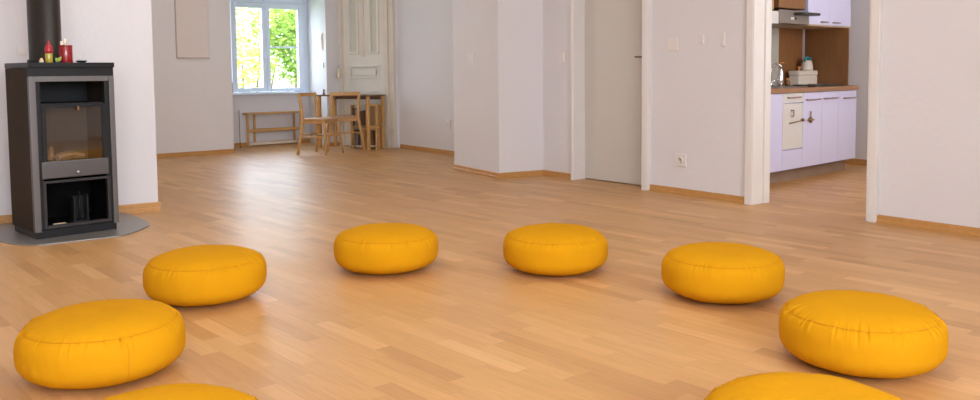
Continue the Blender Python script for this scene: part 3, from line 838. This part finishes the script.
for k, (an, L, tl) in enumerate(((0.3, 0.045, 1.2), (-0.3, 0.034, 1.4), (1.6, 0.03, 1.1))):
    bm = B(); d = Vector((math.cos(an), math.sin(an) * 0.5, tl)).normalized(); sd = Vector((-d.z, 0, d.x)).normalized(); u = d.cross(sd)
    vs = []
    for q in range(7):
        f_ = q / 6; w_ = 0.010 * math.sin(PI * (0.08 + 0.88 * f_)); c = d * L * f_ + u * 0.006 * math.sin(PI * f_) + Vector((0, 0, 0.002))
        vs.append((bm.verts.new(c - sd * w_), bm.verts.new(c + u * 0.001), bm.verts.new(c + sd * w_)))
    for q in range(6):
        bm.faces.new((vs[q][0], vs[q][1], vs[q + 1][1], vs[q + 1][0])); bm.faces.new((vs[q][1], vs[q][2], vs[q + 1][2], vs[q + 1][1]))
    o = obj('leaf', bm, M['leafgreen'], t, smooth=True); md = o.modifiers.new('thick', 'SOLIDIFY'); md.thickness = 0.001
t = onstove('tealight', 'tiny amber tealight at the left on the stove top', 'candle', 0.085, 0.03)
bm = B(); lathe(bm, [(0, 0), (0.012, 0), (0.013, 0.010), (0.011, 0.012), (0, 0.011)], 20); obj('wax', bm, M['wax'], t, smooth=True)
bm = B(); lathe(bm, [(0, 0.011), (0.010, 0.011), (0.009, 0.020), (0.004, 0.026), (0, 0.027)], 16); obj('amber_top', bm, M['tealight'], t, smooth=True)
t = onstove('black_dish', 'flat black dish at the right on the stove top', 'dish', 0.322, 0.06)
bm = B(); lathe(bm, [(0, 0), (0.022, 0), (0.031, 0.010), (0.033, 0.013), (0.030, 0.013), (0.020, 0.004), (0, 0.004)], 28); obj('bowl', bm, M['dark'], t, smooth=True)

# ------------------------------------------------------------------ bench in the niche
t = thing('wooden_bench', 'low light wood bench frame under the window', 'bench', Matrix.Translation((-10.80, 4.555, 0)))
for (x, y) in ((0.0, 0.0), (0.0, 0.765), (-0.11, 0.14), (-0.11, 0.72)):
    bm = B(); box(bm, x - 0.013, x + 0.013, y - 0.013, y + 0.013, 0, 0.43); obj('leg', bm, M['chairwood'], t, bevel=0.003)
bm = B(); box(bm, -0.13, 0.02, -0.016, 0.785, 0.43, 0.452); obj('seat', bm, M['chairwood'], t, bevel=0.003)
bm = B(); box(bm, -0.01, 0.01, 0.013, 0.752, 0.195, 0.232); obj('stretcher', bm, M['chairwood'], t, bevel=0.003)
bm = B(); box(bm, -0.12, -0.10, 0.153, 0.707, 0.195, 0.232); obj('stretcher', bm, M['chairwood'], t, bevel=0.003)
bm = B(); box(bm, -0.01, 0.012, 0.018, 0.752, 0.02, 0.055); obj('foot_rail', bm, M['oldcream'], t, bevel=0.003)
# rod and handle at the left side of the niche
t = thing('blind_rod', 'thin dark rod standing in the left corner of the window niche', 'rod', Matrix.Translation((-10.78, 4.435, 0)))
bm = B(); tube(bm, [(0, 0, 0), (-0.01, -0.0, 0.50)], 0.004, 8); obj('shaft', bm, M['dark'], t, smooth=True)
bm = B(); lathe(bm, [(0, 0), (0.011, 0), (0.011, 0.012), (0, 0.014)], 12); obj('foot_cap', bm, M['dark'], t, smooth=True)
t = thing('blind_crank', 'red-brown crank handle beside the left edge of the window', 'crank', Matrix.Translation((-10.93, 4.39, 0.73)))
bm = B(); tube(bm, [(0.03, 0, 0.02), (0.035, 0, 0.13)], [0.014, 0.012], 10); obj('grip', bm, M['redbrown'], t, smooth=True)
bm = B(); box(bm, 0.0, 0.04, -0.02, 0.02, -0.014, 0.02); obj('bracket', bm, M['metal'], t, bevel=0.003)


# ------------------------------------------------------------------ chairs, table
def make_chair(label, x, y, face, back_splay=0.0, size=1.0):
    ang = math.atan2(face[1], face[0]) - PI / 2     # local +y is the facing direction
    m = Matrix.Translation((x, y, 0)) @ Matrix.Rotation(ang, 4, 'Z') @ Matrix.Diagonal((size, size, 1, 1))
    t = thing('dining_chair', label, 'chair', m, 'beech dining chairs by the table')
    w, d = 0.19, 0.19
    bm = B(); pts = []
    for k in range(24):
        a = 2 * PI * k / 24; c_, s_ = math.cos(a), math.sin(a)
        pts.append((0.205 * math.copysign(abs(c_) ** 0.45, c_), 0.205 * math.copysign(abs(s_) ** 0.5, s_)))
    prism(bm, pts, 0.418, 0.434); obj('seat', bm, M['chairseat'], t, bevel=0.004)
    bm = B(); box(bm, -0.165, 0.165, -0.165, -0.145, 0.375, 0.418); box(bm, -0.165, 0.165, 0.145, 0.165, 0.375, 0.418)
    box(bm, -0.165, -0.145, -0.145, 0.145, 0.375, 0.418); box(bm, 0.145, 0.165, -0.145, 0.145, 0.375, 0.418)
    obj('seat_frame', bm, M['chairwood'], t, bevel=0.003)
    for sx in (-1, 1):
        # rear leg running up into the back post
        bm = B(); tube(bm, [(sx * (0.225 + back_splay), -0.235, 0), (sx * (0.195 + back_splay / 2), -0.195, 0.25), (sx * 0.180, -0.180, 0.42), (sx * 0.182, -0.195, 0.58), (sx * 0.190, -0.225, 0.73)],
                       [0.015, 0.019, 0.022, 0.020, 0.018], 8, flat=1.3); obj('rear_leg', bm, M['chairwood'], t, smooth=True)
        bm = B(); tube(bm, [(sx * 0.215, 0.215, 0), (sx * 0.185, 0.185, 0.22), (sx * 0.155, 0.160, 0.36), (sx * 0.13, 0.14, 0.415)],
                       [0.012, 0.016, 0.018, 0.015], 8); obj('front_leg', bm, M['chairwood'], t, smooth=True)
        bm = B(); tube(bm, [(sx * 0.200, -0.200, 0.215), (sx * 0.188, 0.185, 0.215)], 0.010, 8); obj('side_stretcher', bm, M['chairwood'], t, smooth=True)
    bm = B(); tube(bm, [(-0.198, -0.200, 0.235), (0.198, -0.200, 0.235)], 0.011, 8); obj('rear_stretcher', bm, M['chairwood'], t, smooth=True)
    bm = B()
    n = 10; rows = []
    for k in range(n + 1):
        u = -1 + 2 * k / n; bow = -0.225 - 0.03 * (1 - u * u)
        rows.append([bm.verts.new((u * 0.205, bow + dy, zz)) for dy, zz in ((-0.010, 0.695), (0.010, 0.695), (0.010, 0.738), (-0.010, 0.738))])
    for a, b_ in zip(rows, rows[1:]):
        for q in range(4): bm.faces.new((a[q], a[(q + 1) % 4], b_[(q + 1) % 4], b_[q]))
    bm.faces.new(rows[0]); bm.faces.new(rows[-1][::-1])
    obj('top_rail', bm, M['chairwood'], t, bevel=0.003)
    return t


make_chair('beech chair turned side-on, left of the two dining chairs', -9.235, 4.815, (0.88, 0.475), size=0.87)
make_chair('beech chair seen from behind, right of the two dining chairs', -9.47, 5.235, (-0.95, 0.3), 0.03, size=0.92)

TF = frame(*DF)
t = thing('dining_table', 'dark-edged wooden table pushed against the old panelled door', 'table', frame(*DF, s=0.42, t=-0.30))
bm = B(); box(bm, -0.42, 0.42, -0.165, 0.20, 0.675, 0.693); obj('tabletop', bm, M['darkwood'], t, bevel=0.003)
for sx, sy in ((-0.39, -0.14), (0.39, 0.17), (-0.39, 0.17), (0.39, -0.14)):
    bm = B(); box(bm, sx - 0.018, sx + 0.018, sy - 0.018, sy + 0.018, 0, 0.675); obj('leg', bm, M['chairwood'], t, bevel=0.003)
bm = B(); box(bm, -0.372, 0.372, 0.163, 0.177, 0.63, 0.675); obj('apron', bm, M['darkwood'], t)
t = thing('pepper_mill', 'small dark pepper mill standing on the dining table', 'mill', frame(*DF, z=0.693, s=0.10, t=-0.43))
bm = B(); lathe(bm, [(0, 0), (0.02, 0), (0.02, 0.01), (0.012, 0.03), (0.015, 0.045), (0, 0.05)], 16); obj('body', bm, M['darkwood'], t, smooth=True)
bm = B(); lathe(bm, [(0, 0.05), (0.014, 0.052), (0.014, 0.065), (0, 0.075)], 16); obj('knob', bm, M['dark'], t, smooth=True)

# bookcase under the table with its books
BS, BT = 0.055, -0.028
BF = ((-9.70, 5.45), (0.75, 0.66))
t = thing('low_bookcase', 'low open bookcase with one shelf under the right end of the table', 'bookcase', frame(*BF, s=BS, t=BT))
BW, BD = 0.355, 0.13
bm = B(); box(bm, 0, BW, 0, BD, 0.02, 0.04); obj('bottom_board', bm, M['oldcream'], t, bevel=0.002)
bm = B(); box(bm, 0, BW, 0, BD, 0.275, 0.293); obj('shelf', bm, M['chairwood'], t, bevel=0.002)
for a in (-0.016, BW):
    bm = B(); box(bm, a, a + 0.016, 0, BD, 0, 0.56); obj('side_board', bm, M['chairwood'], t, bevel=0.002)
bm = B(); box(bm, 0, BW, BD - 0.008, BD, 0.04, 0.56); obj('back_board', bm, M['oldcream'], t)
bk = random.Random(8)
cols = [(0.09, 0.05, 0.035), (0.16, 0.08, 0.05), (0.06, 0.045, 0.04), (0.30, 0.25, 0.20), (0.12, 0.06, 0.045), (0.20, 0.22, 0.26), (0.10, 0.09, 0.09), (0.24, 0.13, 0.07)]
names = ['dark brown', 'reddish brown', 'near black', 'greyish beige', 'chestnut', 'slate blue', 'charcoal', 'tan']
ord_ = ['first', 'second', 'third', 'fourth', 'fifth', 'sixth', 'seventh', 'eighth', 'ninth', 'tenth']
paper = mat('book_pages', (0.62, 0.57, 0.48), rough=0.8, var=0.1, scale=40)
bmats = [mat('book_cover_' + n_.replace(' ', '_'), c, rough=0.6, var=0.12) for c, n_ in zip(cols, names)]
for row, (z0, hmax, n_) in enumerate(((0.293, 0.22, 9), (0.04, 0.20, 8))):
    x = 0.01
    for k in range(n_):
        w_ = bk.uniform(0.026, 0.042); h_ = hmax * bk.uniform(0.78, 1.0); ci = (k * 3 + row * 2) % 8
        if x + w_ > BW - 0.005: break
        lab = '%s book, %s from the left on the %s of the low bookcase' % (names[ci], ord_[k], 'upper shelf' if row == 0 else 'bottom board')
        b_ = thing('book', lab, 'book', frame(*BF, z=z0, s=BS + x, t=BT + 0.006), 'books in the low bookcase')
        bm = B(); box(bm, 0, w_, 0, 0.003, 0, h_); box(bm, 0, 0.0025, 0.003, 0.12, 0, h_); box(bm, w_ - 0.0025, w_, 0.003, 0.12, 0, h_)
        obj('cover', bm, bmats[ci], b_)
        bm = B(); box(bm, 0.003, w_ - 0.003, 0.004, 0.118, 0.003, h_ - 0.004); obj('pages', bm, paper, b_)
        x += w_ + 0.0015
# framed wicker panel leaning against the table end
t = thing('wicker_tray', 'square wood-framed wicker tray leaning in front of the bookcase, right under the table', 'tray', frame(*BF, z=0.27, s=0.265, t=-0.098))
bm = B(); box(bm, 0, 0.16, 0, 0.018, 0.0, 0.03); box(bm, 0, 0.16, 0, 0.018, 0.28, 0.31); box(bm, 0, 0.03, 0, 0.018, 0.03, 0.28); box(bm, 0.13, 0.16, 0, 0.018, 0.03, 0.28)
obj('frame', bm, M['chairwood'], t, bevel=0.003)
wk = mat('wicker_weave', (0.26, 0.16, 0.075), rough=0.8, var=0.4, scale=30, stretch=(1, 1, 5), bump=0.5, bscale=40)
bm = B(); box(bm, 0.03, 0.13, 0.006, 0.012, 0.03, 0.28); obj('weave', bm, wk, t)
t = thing('stool', 'small wooden stool under the table end, carrying the wicker tray', 'stool', frame(*BF, z=0, s=0.335, t=-0.155))
bm = B(); box(bm, -0.10, 0.12, -0.05, 0.085, 0.25, 0.27); obj('seat', bm, M['chairwood'], t, bevel=0.003)
for sx, sy in ((-0.08, -0.035), (0.10, -0.035), (-0.08, 0.06), (0.10, 0.06)):
    bm = B(); box(bm, sx - 0.012, sx + 0.012, sy - 0.012, sy + 0.012, 0, 0.25); obj('leg', bm, M['chairwood'], t, bevel=0.002)

# ------------------------------------------------------------------ kitchen
def KM(s_, t_=0.0, z_=0.0): return frame(*KF, z=z_, s=s_, t=t_)


S_END = 1.70
DEP = 0.50


def base_unit(label, s0, s1, parts, side=False):
    t = thing('base_cabinet', label, 'cabinet', KM(s0), 'lilac kitchen base cabinets')
    w = s1 - s0
    bm = B(); box(bm, 0.0, w, 0.02, DEP, 0.115, 0.772); obj('carcass', bm, M['lilac'], t)
    bm = B(); box(bm, 0.0, w, 0.10, 0.115, 0.0, 0.115); obj('plinth', bm, M['plinth'], t)
    for p in parts:
        nm, x0, x1, z0, z1, mt = p[:6]
        bm = B(); box(bm, x0 + 0.002, x1 - 0.002, 0.0, 0.019, z0 + 0.002, z1 - 0.002); d = obj(nm, bm, M[mt], t, bevel=0.002)
        for h in p[6:]:
            hx0, hx1, hz = h
            bm = B(); tube(bm, [(hx0, 0.001, hz), (hx0 + 0.006, -0.022, hz), (hx1 - 0.006, -0.022, hz), (hx1, 0.001, hz)], 0.006, 8)
            obj('handle', bm, M['handle'], d, smooth=True)
    return t


base_unit('plain lilac cabinet front at the left end, half behind the door frame', -0.30, 0.28, [('door', 0, 0.58, 0.117, 0.77, 'lilac')])
u = base_unit('cabinet with a white drawer and white flap above a lilac bottom panel', 0.28, 0.635,
          [('drawer', 0.0, 0.355, 0.687, 0.77, 'lilac_white', (0.075, 0.28, 0.733)), ('door', 0.0, 0.355, 0.292, 0.682, 'lilac_white'), ('bottom_panel', 0.0, 0.355, 0.117, 0.287, 'lilac')])
v = base_unit('narrow lilac cabinet with a brass cross pull', 0.635, 0.985, [('door', 0, 0.35, 0.117, 0.77, 'lilac', (0.05, 0.295, 0.705))])
base_unit('lilac cabinet with two short handles side by side', 0.985, 1.325, [('door', 0, 0.34, 0.117, 0.77, 'lilac', (0.03, 0.155, 0.708), (0.185, 0.30, 0.708))])
base_unit('lilac cabinet at the right end of the kitchen row', 1.325, S_END, [('door', 0, 0.375, 0.117, 0.77, 'lilac', (0.095, 0.31, 0.70))])
# brass pulls
bm = B(); tube(bm, [(0.11, -0.002, 0.515), (0.11, -0.03, 0.52), (0.20, -0.032, 0.526), (0.26, -0.032, 0.530)], 0.005, 8)
lathe(bm, [(0, 0), (0.015, 0.006), (0.015, 0.016), (0, 0.022)], 14, Matrix.Translation((0.305, -0.02, 0.535)) @ Matrix.Rotation(PI / 2, 4, 'Y')); obj('brass_lever', bm, M['brass'], u, smooth=True)
bm = B(); tube(bm, [(0.145, -0.002, 0.62), (0.148, -0.02, 0.625), (0.150, -0.022, 0.585), (0.135, -0.018, 0.57)], 0.008, 8); obj('grey_hook', bm, M['handle'], u, smooth=True)
bm = B(); tube(bm, [(0.122, -0.012, 0.605), (0.122, -0.016, 0.50)], 0.006, 8); tube(bm, [(0.06, -0.018, 0.53), (0.17, -0.018, 0.528)], 0.006, 8)
lathe(bm, [(0, 0), (0.026, 0.004), (0.020, 0.02), (0, 0.026)], 14, Matrix.Translation((0.122, -0.002, 0.528)) @ Matrix.Rotation(PI / 2, 4, 'X')); obj('brass_cross_pull', bm, M['brass'], v, smooth=True)
# worktop
bm = B(); box(bm, -0.30, S_END + 0.012, -0.018, DEP + 0.03, 0.772, 0.812)
o = obj('kitchen_worktop', bm, M['worktop'], None, bevel=0.003); o.matrix_basis = KM(0)
tag(o, 'long brown wood worktop over the lilac base cabinets', 'worktop')
# towel hook at the cabinet end
t = thing('towel_hook', 'small dark metal hook fixed to the right end of the cabinet row', 'hook', KM(S_END, 0.05, 0.70))
bm = B(); tube(bm, [(0.0, 0, 0.0), (0.10, 0, 0.0), (0.105, 0, 0.06)], 0.010, 8); obj('arm', bm, M['dark_metal'], t, smooth=True)
bm = B(); box(bm, 0.0, 0.012, -0.02, 0.02, -0.02, 0.06); box(bm, 0.055, 0.085, -0.012, 0.012, 0.008, 0.05); obj('bracket', bm, M['dark'], t, bevel=0.003)

# back panels
BT_ = DEP + 0.03
def kpanel(name, label, s0, s1, z0, z1, mt, t0=BT_ , th=0.012):
    bm = B(); box(bm, s0, s1, t0, t0 + th, z0, z1)
    o = obj(name, bm, M[mt], None); o.matrix_basis = KM(0); tag(o, label, 'panel'); return o


kpanel('wall_panel', 'grey-green splash panel behind the sink', 0.2, 1.19, 0.812, 1.40, 'greypanel')
kpanel('wall_panel', 'brown wood splash panel behind the hob', 1.19, 1.66, 0.812, 1.40, 'panelwood')
t = thing('end_panel', 'brown wood cheek panel closing the kitchen row on the right', 'panel', KM(S_END + 0.012, 0.10, 0.812))
bm = B(); box(bm, 0.0, 0.018, 0.0, DEP - 0.07, 0, 0.549); obj('board', bm, M['panelwood'], t)
bm = B(); box(bm, 0.0, 0.018, -0.006, 0.0, 0, 0.549); obj('edging', bm, M['panelwood'], t)

# wall cabinets
UT = 0.12


def KU(s_, z_): return KM(s_, UT, z_)


t = thing('wall_cabinet', 'lilac two-door wall cabinet right of the extractor hood', 'cabinet', KU(0.94, 1.362))
W_ = 1.815 - 0.94
bm = B(); box(bm, 0, W_, 0.02, BT_ - UT - 0.001, 0.012, 0.75); obj('carcass', bm, M['lilac'], t)
bm = B(); box(bm, 0, W_, 0.0, BT_ - UT - 0.001, 0.0, 0.012); obj('bottom_board', bm, M['creampanel'], t)
for a, b_, h in ((0.0, 0.43, (0.25, 0.36)), (0.43, W_, (0.49, 0.62))):
    bm = B(); box(bm, a + 0.002, b_ - 0.002, 0.0, 0.019, 0.014, 0.75); d = obj('door', bm, M['lilac'], t, bevel=0.002)
    bm = B(); tube(bm, [(h[0], 0.001, 0.040), (h[0] + 0.006, -0.02, 0.040), (h[1] - 0.006, -0.02, 0.040), (h[1], 0.001, 0.040)], 0.006, 8); obj('handle', bm, M['handle'], d, smooth=True)
t = thing('hood_cabinet', 'brown wood wall cabinet above the extractor hood', 'cabinet', KU(0.41, 1.50))
bm = B(); box(bm, 0, 0.48, 0.02, BT_ - UT - 0.001, 0.0, 0.62); obj('carcass', bm, M['panelwood'], t)
bm = B(); box(bm, 0.002, 0.478, 0.0, 0.019, 0.002, 0.62); obj('door', bm, M['panelwood'], t, bevel=0.002)
t = thing('extractor_hood', 'steel extractor hood with a black pull-out visor under the wood cabinet', 'hood', KU(0.41, 1.368))
bm = B(); prism(bm, [(0, 0.0), (0.529, 0.0), (0.529, BT_ - UT - 0.02), (0, BT_ - UT - 0.02)], 0.0, 0.02); box(bm, 0, 0.529, -0.012, 0.02, 0.0, 0.115)
obj('body', bm, M['steelhood'], t, bevel=0.003)
bm = B(); prism(bm, [(0.04, -0.014), (0.04, -0.09), (0.065, -0.115), (0.335, -0.115), (0.36, -0.09), (0.36, -0.014)], 0.0, 0.022, Matrix.Translation((0.20, 0, 0.075)))
obj('visor', bm, M['dark'], t, bevel=0.005)
bm = B(); tube(bm, [(0.27, -0.012, 0.045), (0.27, -0.022, 0.045)], 0.010, 10); obj('control_knob', bm, M['dark'], t, smooth=True)
bm = B(); box(bm, 0.19, 0.25, -0.016, -0.010, 0.035, 0.055); obj('badge', bm, M['lilac_white'], t)
t = thing('shelf_box', 'white open shelf box at the left end of the wall cabinets', 'shelf', KU(0.05, 1.362))
bm = B(); box(bm, 0, 0.355, -0.004, BT_ - UT - 0.001, 0.0, 0.015); box(bm, 0, 0.355, -0.004, 0.014, 0.015, 0.105); box(bm, 0, 0.355, 0.014, BT_ - UT - 0.001, 0.092, 0.105)
obj('shelf_board', bm, M['lilac_white'], t, bevel=0.002)
bm = B(); box(bm, 0.0, 0.015, 0.0, BT_ - UT - 0.001, 0.105, 0.75); obj('side_board', bm, M['lilac_white'], t)
t = thing('snack_packet', 'teal packet with an orange edge on the white shelf box', 'packet', KU(0.24, 1.477))
bm = B(); prism(bm, [(0, 0.02), (0.115, 0.02), (0.12, 0.05), (0.115, 0.08), (0, 0.08), (-0.005, 0.05)], 0.0, 0.20); obj('bag', bm, M['teal'], t, bevel=0.01)
bm = B(); box(bm, 0.118, 0.135, 0.025, 0.075, 0.0, 0.16); obj('orange_edge', bm, M['orange'], t, bevel=0.004)
# white splash strip is bare wall between wood panel and cheek
# ------- things on the worktop
WZ = 0.812
t = thing('kitchen_sink', 'steel sink set in the worktop behind the door frame', 'sink', KM(0.40, 0.09, WZ))
bm = B()
box(bm, 0, 0.50, 0, 0.025, 0, 0.006); box(bm, 0, 0.50, 0.33, 0.37, 0, 0.006); box(bm, 0, 0.03, 0.025, 0.33, 0, 0.006); box(bm, 0.47, 0.50, 0.025, 0.33, 0, 0.006)
obj('rim', bm, M['metal'], t, bevel=0.002)
bm = B(); box(bm, 0.03, 0.47, 0.025, 0.33, 0.0, 0.002); obj('basin', bm, M['stove_grey'], t)
t = thing('kitchen_tap', 'curved chrome mixer tap at the sink', 'tap', KM(0.80, 0.40, WZ + 0.006))
bm = B(); tube(bm, [(0, 0, 0), (0, 0, 0.13), (0.012, -0.01, 0.18), (0.04, -0.035, 0.205), (0.065, -0.06, 0.19), (0.07, -0.07, 0.16)], 0.011, 10); obj('spout', bm, M['chrome'], t, smooth=True)
bm = B(); lathe(bm, [(0, 0), (0.026, 0), (0.024, 0.03), (0.016, 0.035), (0, 0.035)], 18); obj('base', bm, M['chrome'], t, smooth=True)
bm = B(); tube(bm, [(0.0, 0, 0.03), (0.04, -0.02, 0.055), (0.075, -0.03, 0.06)], 0.007, 8); obj('lever', bm, M['chrome'], t, smooth=True)
t = thing('soap_bottle', 'slim steel soap bottle between the tap and the hob', 'bottle', KM(0.93, 0.37, WZ + 0.006))
bm = B(); lathe(bm, [(0, 0), (0.024, 0), (0.026, 0.01), (0.026, 0.13), (0.014, 0.16), (0.010, 0.19), (0, 0.20)], 20); obj('body', bm, M['chrome'], t, smooth=True)
bm = B(); tube(bm, [(0, 0, 0.195), (0, 0, 0.215), (0.035, -0.015, 0.215)], 0.005, 8); obj('pump', bm, M['orange'], t, smooth=True)
t = thing('hob', 'black hob in the worktop beneath the extractor hood', 'hob', KM(0.96, 0.05, WZ))
bm = B(); box(bm, 0, 0.60, 0, 0.30, 0, 0.010); obj('plate', bm, M['dark'], t, bevel=0.003)
for a, b_ in ((0.15, 0.09), (0.44, 0.09), (0.15, 0.22), (0.44, 0.22)):
    bm = B(); lathe(bm, [(0, 0.010), (0.065, 0.010), (0.067, 0.016), (0.06, 0.018), (0, 0.018)], 24, Matrix.Translation((a, b_, 0))); obj('burner', bm, M['stove_grey'], t, smooth=True)
t = thing('bread_box', 'cream metal bread box standing behind the hob', 'box', KM(1.31, 0.385, WZ))
bm = B(); box(bm, 0, 0.38, 0, 0.10, 0.0, 0.10); obj('body', bm, M['bread'], t, bevel=0.006)
bm = B(); box(bm, -0.004, 0.384, -0.004, 0.104, 0.10, 0.145); obj('lid', bm, M['bread'], t, bevel=0.008)
LZ = WZ + 0.145
t = thing('kettle', 'cream kettle with a teal handle on top of the bread box', 'kettle', KM(1.56, 0.43, LZ))
bm = B(); lathe(bm, [(0, 0), (0.055, 0), (0.058, 0.02), (0.050, 0.07), (0.036, 0.10), (0, 0.105)], 24); obj('body', bm, M['bread'], t, smooth=True)
bm = B(); tube(bm, [(-0.045, 0, 0.085), (-0.035, 0, 0.118), (0.0, 0, 0.128), (0.06, 0, 0.115), (0.085, 0, 0.07), (0.082, 0, 0.015)], [0.010, 0.012, 0.013, 0.015, 0.013, 0.010], 10); obj('handle', bm, M['teal'], t, smooth=True)
t = thing('egg_cup', 'small orange egg cup on the left of the bread box lid', 'cup', KM(1.40, 0.43, LZ))
bm = B(); lathe(bm, [(0, 0), (0.014, 0), (0.006, 0.010), (0.016, 0.024), (0.018, 0.04), (0.012, 0.036), (0, 0.03)], 16); obj('bowl', bm, M['orange'], t, smooth=True)
t = thing('spice_jar', 'tiny brown spice jar on the worktop left of the bread box', 'jar', KM(1.14, 0.41, WZ))
bm = B(); lathe(bm, [(0, 0), (0.02, 0), (0.02, 0.05), (0.014, 0.055), (0, 0.055)], 16); obj('body', bm, M['panelwood'], t, smooth=True)
bm = B(); lathe(bm, [(0, 0.055), (0.016, 0.055), (0.016, 0.075), (0, 0.077)], 16); obj('lid', bm, M['orange'], t, smooth=True)

bpy.context.view_layer.update()
